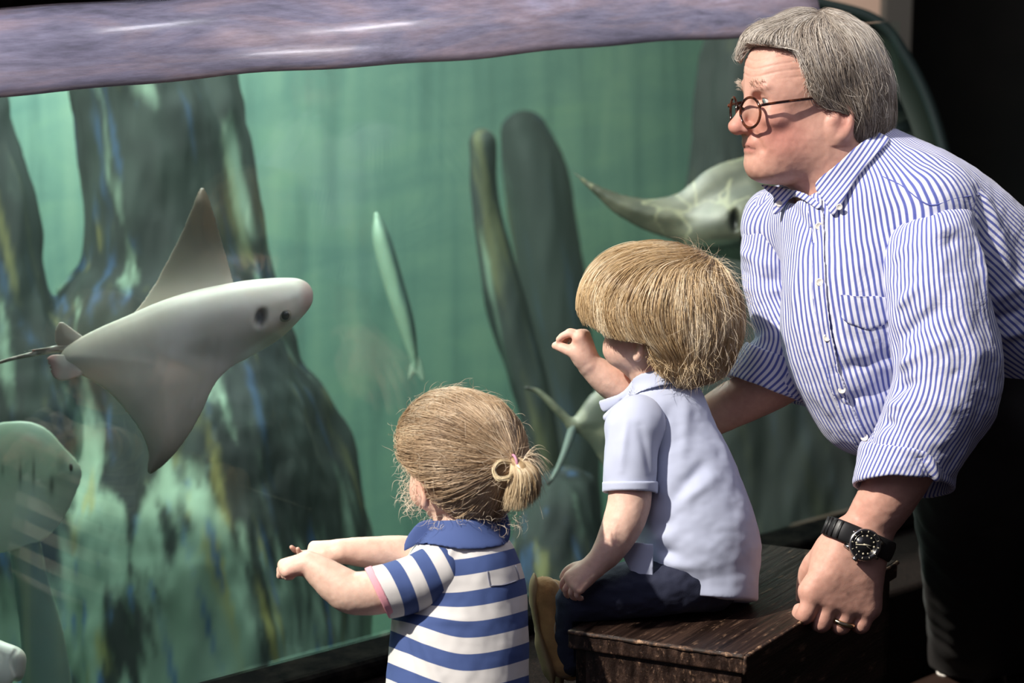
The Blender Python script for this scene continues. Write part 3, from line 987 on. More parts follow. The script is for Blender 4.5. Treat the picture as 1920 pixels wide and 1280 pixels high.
# slim pale fish seen end on in the middle of the tank
D6 = 5.0
t_ = root('slim_fish', 'slim pale silvery fish hanging steeply in mid water behind the glass', 'fish', W(np.array([745.0, 540, 0]), D6))
S = Shape()
S.chain([(706, 402, 0, 5), (716, 450, 0, 17), (738, 530, 0, 19), (762, 610, 0, 16), (780, 690, 0, 5)], flat=(0, 0, 1), q=1.0, n=8)
solid('body', S, 3, D6, m_ray, t_, {'col': lambda V, Nn: lerp3((0.17, 0.27, 0.20), (0.06, 0.11, 0.10), sm(V[:, 0] - 706 - (V[:, 1] - 402) * 0.27 + 5 * noise(V, (10, 60, 10), 5), -2, 12))}, it=2)
Ft = Shape()
leaf(Ft, np.array([(735, 470), (752, 520), (762, 570), (752, 575), (738, 540)], float), lambda x, y: 0 * x, lambda i: 1.8 + 2 * (1 - np.exp(-i / 8)), zr=(-8, 8))
solid('dorsal_fin', Ft, 2, D6, m_ray, t_, ry((0.12, 0.18, 0.16)))
Ft = Shape()
leaf(Ft, np.array([(772, 670), (765, 715), (778, 700), (796, 716), (788, 672)], float), lambda x, y: 0 * x, lambda i: 1.8 + 2 * (1 - np.exp(-i / 8)), zr=(-8, 8))
solid('tail_fin', Ft, 2, D6, m_ray, t_, ry((0.18, 0.26, 0.2)))
# ------------------------------------------------------------------ wooden step box
BZ = 0.45
bA, bB, bC = on_z(1064, 1180, BZ), on_z(1397, 1228, BZ), on_z(1684, 1050, BZ)
bD = bA + bC - bB
eL = nrm(bC - bB)
ang = math.atan2(eL[1], eL[0])
m_wood = mat('worn_dark_varnished_wood', rough=0.42)
tc = mapped(m_wood, rot=(0, 0, 0))
rot = N(m_wood, 'ShaderNodeVectorRotate'); rot.rotation_type = 'Z_AXIS'; rot.inputs['Angle'].default_value = -ang; L(m_wood, tc, rot.inputs['Vector'])
mp1 = N(m_wood, 'ShaderNodeMapping'); mp1.inputs['Scale'].default_value = (3, 60, 20); L(m_wood, rot.outputs[0], mp1.inputs[0])
mp2 = N(m_wood, 'ShaderNodeMapping'); mp2.inputs['Scale'].default_value = (8, 110, 60); L(m_wood, rot.outputs[0], mp2.inputs[0])
mp3 = N(m_wood, 'ShaderNodeMapping'); mp3.inputs['Scale'].default_value = (16, 30, 30); L(m_wood, rot.outputs[0], mp3.inputs[0])
g1 = noise_tex(m_wood, mp1.outputs[0], 1.5, 5, .6, .4); g2 = noise_tex(m_wood, mp2.outputs[0], 1.5, 4, .65); g3 = noise_tex(m_wood, mp3.outputs[0], 2.0, 5, .7)
base = ramp(m_wood, g1, [(0.3, (0.006, 0.0035, 0.0025)), (0.5, (0.018, 0.009, 0.006)), (0.74, (0.06, 0.03, 0.018))])
worn = ramp(m_wood, g2, [(0.53, (0, 0, 0)), (0.66, (1, 1, 1))])
spot = ramp(m_wood, g3, [(0.50, (0, 0, 0)), (0.66, (1, 1, 1))])
ww = N(m_wood, 'ShaderNodeMath', operation='MULTIPLY'); L(m_wood, worn, ww.inputs[0]); L(m_wood, spot, ww.inputs[1])
L(m_wood, mix(m_wood, ww.outputs[0], base, (0.30, 0.18, 0.115)), BS(m_wood).inputs['Base Color'])
bump(m_wood, g2, 0.5, 0.004)
L(m_wood, ramp(m_wood, g1, [(0.3, (.28, .28, .28)), (0.7, (.6, .6, .6))]), BS(m_wood).inputs['Roughness'])
m_edge_w = mat('bare_chipped_wood_edge', (0.35, 0.22, 0.14), 0.7)
mp4 = N(m_edge_w, 'ShaderNodeMapping'); mp4.inputs['Scale'].default_value = (60, 60, 60)
_v = mapped(m_edge_w); L(m_edge_w, _v, mp4.inputs[0])
L(m_edge_w, ramp(m_edge_w, noise_tex(m_edge_w, mp4.outputs[0], 1.2, 5, .7), [(0.44, (0.02, 0.011, 0.007)), (0.54, (0.09, 0.045, 0.025)), (0.64, (0.40, 0.25, 0.15))]), BS(m_edge_w).inputs['Base Color'])
bench = root('wooden_box_seat', 'low dark varnished wooden box with worn edges that the boy sits on', 'bench', (*((bA + bC) / 2)[:2], 0))
eW = nrm(bA - bB)
hexa('seat_top', [p - UP * .028 for p in (bA, bB, bC, bD)], UP * .028, m_wood, bench, bevel=.0035)
ins = lambda p, a, b: p + eL * a + eW * b
b0, b1, b2, b3 = ins(bB, .008, -.0 + -.008 + .016), ins(bC, -.008, .008), ins(bD, -.008, -.008), ins(bA, .008, -.008)
z0 = lambda p: np.array([p[0], p[1], 0.0])
for nm, a, b, th in (('side_panel', b0, b1, eW), ('end_panel', b3, b0, eL), ('side_panel', b2, b3, -eW), ('end_panel', b1, b2, -eL)):
    hexa(nm, [z0(a), z0(b), z0(b) + th * .018, z0(a) + th * .018], UP * (BZ - .0285), m_wood, bench, bevel=.002)
def edge(a, b, r=.0030):
    n = 60
    pts = [a + (b - a) * t + UP * (-.003) for t in np.linspace(0.005, .995, n)]
    rr = r * (1 + .35 * np.array([noise(np.array([[i * 7.0, 0, 0]]), 11, 3)[0] for i in range(n)]))
    sweep('worn_edge', pts, rr, m_edge_w, bench, 8)
edge(bA, bB); edge(bB, bC)
sweep('worn_edge', [bB - UP * t - (eL * -1 + eW * -1) * -.0 for t in np.linspace(.001, .027, 6)], .0028, m_edge_w, bench, 8)
# ------------------------------------------------------------------ tools for people
def plane_keep(S, p, n, k=0.0):
    """keep only what lies behind a plane"""
    p = np.asarray(p, float); n = nrm(n)
    return S.add(lambda P: (P - p) @ n, (-1e5,) * 3, (1e5,) * 3, k, '&')
def plane_cut_shape(S, fn, k=0.0):
    return S.add(fn, (-1e5,) * 3, (1e5,) * 3, k, '&')
def front_grid(S, x0, x1, y0, y1, step=4.0, ztop=260, zmin=-260, blur=0, floor=None):
    xs = np.arange(x0 - step, x1 + 2 * step, step); ys = np.arange(y0 - step, y1 + 2 * step, step)
    X, Y = np.meshgrid(xs, ys, indexing='ij')
    z = np.full(X.size, float(ztop))
    for _ in range(60):
        e = S(np.column_stack([X.ravel(), Y.ravel(), z]))
        z = np.maximum(z - np.clip(e, -20, 60) * 0.8, zmin)
    Z = z.reshape(X.shape)
    if floor is not None: Z = np.maximum(Z, floor)
    for _ in range(blur):
        Zp = np.pad(Z, 1, mode='edge')
        Z = (Zp[:-2, 1:-1] + Zp[2:, 1:-1] + Zp[1:-1, :-2] + Zp[1:-1, 2:] + 2 * Z) / 6
    def f(x, y):
        a = np.clip((np.asarray(x, float) - xs[0]) / step, 0, len(xs) - 1.001); b = np.clip((np.asarray(y, float) - ys[0]) / step, 0, len(ys) - 1.001)
        i = a.astype(int); j = b.astype(int); a = a - i; b = b - j
        return (Z[i, j] * (1 - a) + Z[i + 1, j] * a) * (1 - b) + (Z[i, j + 1] * (1 - a) + Z[i + 1, j + 1] * a) * b
    return f
def axis_u(line, R, ref=(0, 0, 1)):
    """cloth coordinate across the stripes: angle round a bent axis, and t along it"""
    A = np.asarray(line, float)
    ref = np.asarray(ref, float)
    def f(V):
        best = np.full(len(V), 1e9); ang = np.zeros(len(V)); al = np.zeros(len(V)); run = 0
        W_ = 0
        acc = 0
        tot = 0
        for i in range(len(A) - 1):
            a, b = A[i], A[i + 1]; ab = b - a; Ls = np.linalg.norm(ab); d = ab / Ls
            t = np.clip((V - a) @ d / Ls, 0, 1)
            q = V - a - t[:, None] * ab
            dist = np.linalg.norm(q, axis=1)
            e1 = nrm(ref - d * (ref @ d)); e2 = np.cross(d, e1)
            an = np.arctan2(q @ e2, q @ e1)
            w = np.exp(-(dist - 0) / 14.0)
            acc = acc + w[:, None] * np.column_stack([np.cos(an), np.sin(an), run + t * Ls]); tot = tot + w
            run += Ls
        acc = acc / tot[:, None]
        return np.arctan2(acc[:, 1], acc[:, 0]) * R, acc[:, 2]
    return f
def folds(lst):
    def f(V):
        d = np.zeros(len(V))
        for a, b, amp, w in lst:
            r, t = segdist(V, a, b)
            d += amp * np.exp(-(r / w) ** 2) * (0.35 + 0.65 * np.sin(np.clip(t, 0.02, 0.98) * math.pi))
        return d
    return f
def skin_cols(base, spots):
    """spots: (centre, radius, colour, strength)"""
    def f(V, Nn):
        c = np.tile(np.asarray(base, float), (len(V), 1))
        c = c * (1 + 0.05 * fbm(V, 30, 5, 2)[:, None])
        for ctr, r, col, s in spots:
            q = (V - np.asarray(ctr, float)) / np.asarray(r, float)
            w = s * np.exp(-(q * q).sum(1))
            c = c * (1 - w[:, None]) + np.asarray(col, float) * w[:, None]
        return c
    return f
class Frame:
    """head frame: f towards the nose, l to the head's left, u up"""
    def __init__(s, c, yaw, pitch=0.0, roll=0.0):
        a, p, r = map(math.radians, (yaw, pitch, roll))
        f = np.array([-math.cos(a), 0, math.sin(a)]); l = np.array([math.sin(a), 0, math.cos(a)]); u = np.array([0, -1.0, 0])
        f, u = f * math.cos(p) + u * math.sin(p), u * math.cos(p) - f * math.sin(p)
        l, u = l * math.cos(r) + u * math.sin(r), u * math.cos(r) - l * math.sin(r)
        s.c = np.asarray(c, float); s.M = np.array([f, l, u])
    def __call__(s, f, l, u):
        return s.c + np.array([f, l, u]) @ s.M
    def p(s, lst):
        return [(*s(a, b, c), r) for a, b, c, r in lst]
    def loc(s, P):
        return (P - s.c) @ s.M.T
# ------------------------------------------------------------------ the grey-haired man
MD = 3.5
px_ = lambda a: a * MD / F
m_skin = skin_mat('skin_ruddy')
man = root('person', 'grey-haired man in round glasses and blue striped shirt leaning over the children', 'person', (*W(np.array([1800.0, 1262, -1000]), MD)[:2], 0.0))
H = Frame((1502, 205, 0), 25, 0, 0)
B = Shape()
# skull and face
B.ell(H(-20, 0, 52), (122, 92, 104), rot=H.M)
B.ell(H(52, 0, 30), (62, 68, 76), k=30, rot=H.M)
B.ell(H(46, 0, 84), (58, 66, 50), k=24, rot=H.M)
B.ell(H(40, 0, -50), (70, 62, 72), k=36, rot=H.M)
B.ell(H(20, 34, -78), (72, 38, 42), k=30, rot=H.M)
B.ell(H(20, -34, -78), (72, 38, 42), k=30, rot=H.M)
B.ell(H(82, 0, -104), (27, 34, 24), k=26, rot=H.M)
B.ell(H(40, 0, -112), (58, 50, 26), k=30, rot=H.M)            # soft double chin
for s in (1, -1):
    B.ell(H(76, 44 * s, -18), (28, 25, 20), k=18, rot=H.M)      # cheekbone
    B.ell(H(84, 30 * s, -50), (20, 20, 22), k=16, rot=H.M)      # cheek beside the mouth
    B.ell(H(103, 35 * s, 18), (15, 20, 14), k=12, rot=H.M, op='-')
    B.ell(H(94, 31 * s, 44), (12, 27, 9), k=12, rot=H.M)        # brow
    B.ell(H(82, 35 * s, 17), (15, 16, 15), k=4, rot=H.M)
    B.ell(H(82, 35 * s, 29), (15, 19, 9), k=9, rot=H.M)      # closed eye volume (lids)
    B.ell(H(88, 34 * s, -4), (12, 17, 5), k=8, rot=H.M)         # bag under the eye
B.chain(H.p([(98, 0, 28, 9), (110, 0, 8, 9), (124, 0, -14, 11.5), (134, 0, -31, 14)]), k=12)
B.ell(H(130, 0, -33), (17, 17, 14), k=8, rot=H.M)
for s in (1, -1):
    B.ell(H(115, 15 * s, -37), (13, 9, 10), k=7, rot=H.M)
    B.ell(H(119, 7.5 * s, -49), (7, 4, 5), k=3, rot=H.M, op='-')
B.ell(H(95, 0, -58), (20, 30, 16), k=14, rot=H.M)
B.ell(H(106, 0, -65), (9, 25, 6), k=6, rot=H.M)
B.ell(H(104, 0, -78), (9, 22, 6), k=7, rot=H.M)
B.chain(H.p([(86, 32, -75, .8), (100, 22, -72, .9), (113, 8, -70.5, .9), (115, 0, -70.5, .9), (113, -8, -70.5, .9), (100, -22, -72, .9), (86, -32, -75, .8)]), k=3, op='-')
for s in (1, -1):
    B.chain(H.p([(112, 27 * s, -44, 2), (108, 36 * s, -56, 2.4), (101, 42 * s, -74, 2)]), k=12, op='-')   # fold beside the mouth
B.chain(H.p([(108, 33, 21, 1.2), (105, 22, 20, 1.2)]), k=2, op='-')
# near ear
for s in (1, -1):
    B.chain(H.p([(-28, 88 * s, 8, 5), (-44, 96 * s, 10, 5.5), (-58, 99 * s, -6, 5.5), (-56, 97 * s, -30, 5.5), (-44, 91 * s, -48, 8), (-34, 84 * s, -50, 7), (-27, 84 * s, -38, 4)]), k=4)
    B.ell(H(-42, 86 * s, -14), (17, 7, 27), k=6, rot=H.M)
    B.ell(H(-40, 98 * s, -14), (10, 9, 15), k=4, rot=H.M, op='-')
    B.ell(H(-27, 88 * s, -20), (5, 6, 8), k=4, rot=H.M)
# neck, chest under the shirt
B.chain([(1535, 250, -10, 84), (1562, 320, -20, 84), (1600, 400, -30, 88)], k=30)
B.chain([(1600, 430, -40, 90), (1640, 560, -50, 105), (1680, 660, -60, 95)], k=50)
B.chain([(1590, 420, -40, 66), (1740, 430, 50, 48)], k=30)
B.chain([(1590, 420, -40, 70), (1455, 430, -125, 48)], k=30)
# near (left) arm
WR = np.array([1616, 1000, 98.0])
B.chain([(1745, 430, 55, 48), (1758, 560, 100, 54), (1768, 720, 128, 56), (1762, 770, 128, 54), (1715, 850, 116, 56), (1668, 925, 100, 55), (1636, 975, 88, 49), (1618, 1010, 80, 45)], k=14, n=8)
hd = nrm(np.array([-42, 130, -8.0])); hn = nrm(np.array([0.26, 0.03, 0.95]))
kn = hand(B, WR + np.array([-3, 5, 0]), hd, hn, 245, [(4, 70, 40), (8, 76, 40), (10, 78, 40), (12, 70, 40)], thick=1.62, k=12, left=True, wide=1.24, fk=5.0, spread=0.05,
          lens=(0.40, 0.42, 0.40, 0.33), thumb=[(0.14, 0.45, -0.7), (0.32, 0.70, -2.0), (0.46, 0.66, -2.9), (0.60, 0.55, -3.4)])
# far (right) arm reaching behind the boy
B.chain([(1450, 430, -125, 48), (1448, 560, -118, 48), (1486, 680, -105, 46), (1470, 712, -110, 44), (1400, 745, -125, 45), (1360, 765, -138, 42), (1315, 792, -175, 34)], k=12, n=8)
hand(B, (1310, 795, -178), (-0.5, 0.35, -0.8), (0.1, -0.8, 0.45), 225, [(15, 25, 15)] * 4, thick=1.2, k=10, left=False)

def face_col(V, Nn):
    base = skin_cols((0.66, 0.38, 0.295), [
        (H(132, 0, -36), (26, 24, 22), (0.60, 0.22, 0.175), 0.8),
        (H(80, 52, -38), (44, 40, 34), (0.60, 0.235, 0.18), 0.8),
        (H(60, 70, -60), (44, 40, 50), (0.52, 0.225, 0.18), 0.65),
        (H(-45, 92, -25), (24, 24, 40), (0.56, 0.24, 0.19), 0.7),
        (H(95, 20, 100), (50, 70, 40), (0.68, 0.42, 0.33), 0.5),
        (H(92, 0, -112), (26, 30, 26), (0.56, 0.28, 0.22), 0.5),
        ((1600, 960, 200), (45, 40, 80), (0.56, 0.26, 0.20), 0.6),
        ((1570, 1130, 200), (90, 50, 120), (0.50, 0.255, 0.20), 0.55),
        ((1555, 1172, 200), (90, 22, 120), (0.52, 0.23, 0.18), 0.5),
        ((1400, 745, -90), (80, 60, 80), (0.56, 0.33, 0.25), 0.5)])(V, Nn)
    l = H.loc(V)
    lip = np.exp(-((l[:, 2] + 71.5) / 10.5) ** 4 - (l[:, 1] / 27) ** 4) * (l[:, 0] > 92)
    base = base * (1 - 0.7 * lip[:, None]) + np.array((0.54, 0.20, 0.17)) * 0.7 * lip[:, None]
    mo = np.exp(-((l[:, 2] + 71.2 + 0.1 * np.abs(l[:, 1]) - 0.02 * np.abs(l[:, 1])) / 1.8) ** 2) * (np.abs(l[:, 1]) < 27) * (l[:, 0] > 85)
    base = base * (1 - 0.6 * mo[:, None])
    for x, y, r in ((1493, 1116, 0), ):
        pass
    sp = np.exp(-(((V[:, 0] - 1590) / 4) ** 2 + ((V[:, 1] - 1112) / 4) ** 2)) * (V[:, 2] > 120)
    base = base * (1 - 0.4 * sp[:, None])
    return base
def face_relief(V, Nn):
    l = H.loc(V)
    fore = sm(l[:, 2], 54, 64) * sm(-l[:, 2], -112, -100) * (l[:, 0] > 30)
    d = -1.1 * fore * np.maximum(0, np.sin((l[:, 2] + 4 * np.sin(l[:, 1] / 17) + 0.1 * l[:, 0]) / 2.3)) ** 4
    for i, a in enumerate((-8, 6, 18, 30)):
        p0 = H(78, 52, 14 + a * 0.35); p1 = H(52, 70, 14 + a)
        r, t = segdist(V, p0, p1)
        d -= 1.6 * np.exp(-(r / 2.2) ** 2) * (l[:, 0] < 90)
    # knuckle and wrist creases
    hand_ = sm(V[:, 1], 985, 1020)
    d += hand_ * 0.45 * fbm(V, (14, 14, 14), 8, 2) + (1 - hand_) * 0.5 * fbm(V, 14, 12, 2)
    return d
def add_iris(name, F_, c, r, looking, D, parent, iris=(0.16, 0.22, 0.22)):
    """eyeball with painted iris, lids come from the head"""
    look = nrm(looking)
    E_ = Shape().ell(c, (r, r, r))
    def col(V, Nn):
        q = nrm(V - c) @ look
        a = np.degrees(np.arccos(np.clip(q, -1, 1)))
        cc = np.tile(np.array((0.72, 0.66, 0.62)), (len(V), 1))
        cc[a < 32] = iris
        cc[a < 14] = (0.01, 0.01, 0.01)
        return cc
    return solid(name, E_, max(r / 8, 0.9), D, m_eye, parent, {'col': col}, it=1)
m_eye = mat('eye_surface', rough=0.12); L(m_eye, attr(m_eye, 'col'), BS(m_eye).inputs['Base Color'])
for s in (1, -1):
    # lid opening
    B.ell(H(97, 38 * s, 15.5), (11, 14.5, 5.4), k=1.5, rot=H.M, op='-')
body = solid('body', B, 2.3, MD, m_skin, man, {'col': face_col}, it=1, disp=face_relief)
for s in (1, -1):
    add_iris('eye', H, H(81.6, 35 * s, 16.5), 14.2, H(140, 34 * s, 6) - H(81, 35 * s, 16), MD, body)

# hair
m_hair = hair_mat('grey_hair', 0.42)
HS = Shape()
HS.ell(H(-26, 0, 70), (138, 108, 116), rot=H.M)
HS.ell(H(70, 0, 130), (38, 60, 24), k=22, rot=H.M)
HS.chain(H.p([(-88, 0, 20, 92), (-96, 0, -20, 82), (-92, 0, -46, 66)]), k=30)
HS.ell(H(-70, 62, 0), (52, 36, 62), k=24, rot=H.M)
HS.ell(H(-70, -62, 0), (52, 36, 62), k=24, rot=H.M)
def hair_face_cut(P):
    l = H.loc(P)
    f, u = l[:, 0], l[:, 2]
    line = np.interp(u, [-120, -70, -48, -12, 4, 22, 60, 88, 100, 112, 140], [-86, -84, -72, -66, -12, 10, 22, 32, 34, 42, 190])
    return (f - line) * 0.5
plane_cut_shape(HS, hair_face_cut, k=10)
HS.chain(H.p([(70, -10, 146, 16), (96, -14, 130, 10), (111, -20, 113, 6), (115, -22, 98, 3)]), k=12)
hair_base_cols = lambda V, Nn: lerp3((0.17, 0.135, 0.105), (0.42, 0.36, 0.30), sm(fbm(V, (14, 60, 14), 3, 3), -0.7, 0.8))
hair = solid('hair', HS, 3.2, MD, m_hair, man, {'col': hair_base_cols}, it=2, disp=lambda V, Nn: -3 - 8 * sm(hair_face_cut(V), -14, 0) + 2.5 * fbm(V, (14, 60, 20), 31, 2))
Gm = [(1520, 22, 30, -1, .12, .1), (1460, 40, 40, -1, .35, 0), (1410, 66, 30, -.8, .7, 0), (1388, 95, 20, -.35, 1, 0), (1440, 60, -40, -1, .35, -.2), (1400, 85, -30, -.5, .8, -.2),
      (1500, 60, 85, .15, 1, .3), (1490, 85, 85, .1, 1, .2), (1512, 120, 90, .35, 1, 0), (1530, 170, 95, .65, .8, 0), (1560, 60, 70, .35, .9, .3), (1560, 120, 100, .4, 1, .1), (1600, 60, 40, .7, .7, .2),
      (1640, 90, 0, .8, .9, 0), (1610, 140, 75, .45, 1, 0), (1590, 200, 80, .75, .75, 0), (1655, 160, 10, .2, 1, 0), (1640, 220, 20, -.1, 1, 0), (1640, 255, 10, -.3, 1, 0), (1580, 30, 0, .3, .1, 0), (1600, 215, 70, .5, 1, 0)]
def hair_lock(name, HSx, cond, guides, n, nstep, step, D, mt, parent, colf, rad, off, lo, hi, seed, sig=40, jit=.12, wave=.1, target=None, lens=(.6, 1.05), stop=None, clump=0.0):
    R_ = surf_points(HSx, lo, hi, n, cond, seed)
    St = flow(HSx, R_, guides, nstep, step, off, jit, sig, seed + 1, target=target, wave=wave, lens=lens, stop=stop, clump=clump)
    return tubes(name, St, rad, D, mt, parent, colf(R_, len(R_)), )
def grey_cols(R_, n):
    r = np.random.default_rng(5)
    t = r.random(n)[:, None]
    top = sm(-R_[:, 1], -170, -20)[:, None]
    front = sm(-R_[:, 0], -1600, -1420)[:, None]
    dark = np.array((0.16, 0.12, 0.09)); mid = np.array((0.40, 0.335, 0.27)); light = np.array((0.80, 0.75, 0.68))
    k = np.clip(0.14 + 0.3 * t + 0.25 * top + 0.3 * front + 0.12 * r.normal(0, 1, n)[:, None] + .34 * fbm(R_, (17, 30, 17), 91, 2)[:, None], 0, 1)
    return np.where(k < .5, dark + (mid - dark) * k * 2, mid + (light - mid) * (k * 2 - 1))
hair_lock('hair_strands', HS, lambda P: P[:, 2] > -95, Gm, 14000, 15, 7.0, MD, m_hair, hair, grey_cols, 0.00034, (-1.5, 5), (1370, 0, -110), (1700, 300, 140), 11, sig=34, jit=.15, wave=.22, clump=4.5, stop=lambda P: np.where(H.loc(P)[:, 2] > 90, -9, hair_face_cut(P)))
hair_lock('flyaway_hair', HS, lambda P: (P[:, 2] > -60) & (P[:, 1] < 220), Gm, 260, 10, 6.0, MD, m_hair, hair, lambda R_, n: np.tile(np.array((0.66, 0.6, 0.52)), (n, 1)), 0.0002, (3, 12), (1370, 0, -80), (1700, 300, 140), 12, sig=40, jit=.5, wave=.4)
# eyebrows
rb = np.random.default_rng(9)
EB = []
for s in (1, -1):
    EB = []
    for i in range(80):
        l_ = rb.uniform(14, 48); p = H(104 - 0.012 * (l_ - 20) ** 2 + 1, l_ * s, 47 + rb.normal(0, 3) - 0.004 * (l_ - 30) ** 2)
        p = p - B.grad(p[None])[0] * (float(B(p[None])[0]) - 0.6)
        dr = (H(0.2, 1 * s, 0.35 + rb.normal(0, .35)) - H.c) + (H(0.8, 0, 0) - H.c) * rb.uniform(0, 1)
        EB.append([p + nrm(dr) * t for t in np.linspace(0, rb.uniform(7, 14), 5)])
    tubes('eyebrow', np.array(EB), 0.00022, MD, m_hair, body, np.tile(np.array((0.60, 0.48, 0.38)), (len(EB), 1)))

# ------------------------------------------------ shirt
def stripe_mat(name, period=8.4):
    m = mat(name, rough=0.8)
    u = attr(m, 'u', 'Fac')
    d = N(m, 'ShaderNodeMath', operation='DIVIDE'); L(m, u, d.inputs[0]); d.inputs[1].default_value = period
    fr_ = N(m, 'ShaderNodeMath', operation='FRACT'); L(m, d.outputs[0], fr_.inputs[0])
    c = ramp(m, fr_.outputs[0], [(0.0, (0.10, 0.125, 0.42)), (0.30, (0.085, 0.11, 0.39)), (0.42, (0.72, 0.73, 0.84)), (0.86, (0.76, 0.77, 0.86)), (1.0, (0.10, 0.125, 0.42))])
    L(m, c, BS(m).inputs['Base Color'])
    BS(m).inputs['Sheen Weight'].default_value = 0.15
    v = mapped(m)
    bump(m, noise_tex(m, v, 26, 4, 0.6, 0.5), 0.22, 0.012)
    return m
m_shirt = stripe_mat('blue_white_striped_cotton')
m_button = mat('pearl_button', (0.75, 0.72, 0.66), 0.25)
m_stitch = mat('blue_seam_shadow', (0.07, 0.08, 0.25), 0.8)
T = Shape()
T.chain([(1600, 380, -25, 92), (1740, 392, 32, 88)], k=20)
T.chain([(1590, 400, -40, 92), (1462, 420, -118, 72)], k=40)
T.chain([(1600, 430, -30, 130), (1612, 540, -10, 148), (1608, 640, -15, 140), (1634, 742, -35, 116)], k=50, n=8)
T.chain([(1640, 332, -50, 98), (1755, 432, -70, 140), (1848, 530, -130, 152), (1960, 612, -190, 158)], k=50, n=8)
T.chain([(1700, 560, -60, 130), (1780, 620, -100, 100)], k=50)
T.ell((1545, 340, -30), (78, 50, 80), k=24, op='-')                      # neck opening
T.chain([(1500, 200, -10, 60), (1535, 320, -10, 76)], k=16, op='-')
ua = axis_u([(1585, 330, -80), (1600, 520, -110), (1640, 700, -120), (1690, 880, -120)], 172)
ub = axis_u([(1640, 330, -80), (1760, 440, -120), (1880, 560, -190), (2050, 700, -260)], 150)
def torso_u(V, Nn):
    a, _ = ua(V); b, _ = ub(V)
    w = sm(V[:, 0] + 0.35 * (V[:, 1] - 500), 1770, 1800)
    return np.where(w > .5, b, a) + 1.6 * fbm(V, (60, 60, 60), 77, 2)
tf = folds([((1470, 360, 0), (1540, 480, 140), -5, 12), ((1660, 440, 110), (1690, 560, 110), 7, 16), ((1655, 470, 120), (1665, 600, 120), -7, 10),
            ((1500, 470, 80), (1470, 640, 80), 5, 18), ((1560, 640, 140), (1680, 700, 110), 5, 16), ((1560, 700, 120), (1690, 660, 110), -6, 13),
            ((1560, 760, 90), (1680, 720, 90), -5, 12), ((1520, 740, 60), (1590, 830, 60), 4, 12),
            ((1850, 380, 30), (1890, 520, 10), 8, 16), ((1830, 360, 40), (1850, 560, 20), -9, 12), ((1880, 440, 0), (1930, 480, -20), -7, 12), ((1860, 560, 20), (1940, 520, -20), 8, 14),
            ((1860, 600, 10), (1940, 570, -20), -8, 10), ((1860, 640, 0), (1940, 610, -20), 7, 12), ((1700, 270, 30), (1780, 330, 40), 5, 14), ((1640, 300, 40), (1720, 380, 60), -4, 10)])
shirt = solid('shirt', T, 4.0, MD, m_shirt, man, {'u': torso_u}, it=2, disp=lambda V, Nn: 1.35 * tf(V) + 3.2 * fbm(V, (60, 90, 60), 15, 3))
# near sleeve
SL = Shape()
SL.chain([(1742, 408, 55, 84), (1750, 520, 96, 95), (1768, 630, 116, 100), (1772, 720, 126, 97), (1740, 800, 122, 92), (1702, 880, 112, 90), (1690, 930, 108, 90)], n=8, k=0)
SL.ell((1812, 700, 118), (62, 120, 70), k=40)
plane_keep(SL, (1700, 893, 112), (-0.12, 1, 0.06))
plane_keep(SL, (1735, 392, 40), (-0.25, -0.95, 0.15), k=34)
SLI = Shape().chain([(1700, 840, 114, 70), (1690, 930, 108, 80)])
SL.ops.append((lambda P: SLI(P), SLI.ops[0][1], SLI.ops[0][2], 3, '-'))
us = axis_u([(1742, 380, 45), (1752, 560, 100), (1772, 720, 122), (1700, 880, 112), (1660, 960, 98)], 88)
sf = folds([((1660, 700, 175), (1770, 640, 212), 8, 12), ((1655, 735, 175), (1790, 700, 215), -9, 10), ((1650, 760, 170), (1780, 760, 208), 9, 12), ((1640, 790, 170), (1740, 800, 200), -8, 9),
            ((1640, 820, 165), (1760, 830, 200), 7, 12), ((1650, 600, 180), (1720, 540, 190), 7, 12), ((1660, 650, 180), (1760, 580, 210), -7, 12), ((1680, 480, 150), (1780, 430, 150), 8, 12),
            ((1690, 520, 160), (1790, 450, 160), -8, 11), ((1830, 440, 110), (1850, 560, 150), 7, 12), ((1800, 560, 190), (1830, 700, 200), 5, 16), ((1620, 860, 140), (1720, 850, 195), -5, 8),
            ((1780, 840, 165), (1850, 760, 155), -6, 12), ((1700, 410, 110), (1760, 390, 120), -5, 9)])
sleeve = solid('sleeve', SL, 3.4, MD, m_shirt, shirt, {'u': lambda V, Nn: us(V)[0] + 1.4 * fbm(V, (50, 50, 50), 72, 2)}, it=2,
               disp=lambda V, Nn: (1.5 * sf(V) + 3.4 * fbm(V, (40, 60, 40), 25, 3)) * sm(-V[:, 1], -905, -885))
CF = Shape().chain([(1708, 838, 118, 92), (1697, 893, 112, 97), (1692, 935, 108, 97)], n=6)
plane_keep(CF, (1702, 838, 116), (0.15, -1, 0.0), k=5); plane_keep(CF, (1697, 914, 112), (-0.04, 1, 0.22), k=5)
CFI = Shape().chain([(1712, 800, 118, 84), (1696, 893, 112, 88), (1685, 970, 104, 88)])
CF.ops.append((lambda P: CFI(P), CFI.ops[0][1], CFI.ops[0][2], 4, '-'))
cf_f = folds([((1735, 850, 200), (1775, 925, 185), 7, 9), ((1720, 855, 200), (1760, 930, 190), -6, 7), ((1620, 850, 165), (1790, 868, 230), -3, 5)])
cuff = solid('cuff', CF, 2.8, MD, m_shirt, shirt, {'u': lambda V, Nn: us(V)[0] * 1.05 + 2}, it=1, disp=lambda V, Nn: 1.4 * cf_f(V) + 2.4 * fbm(V, (40, 30, 40), 5, 2))
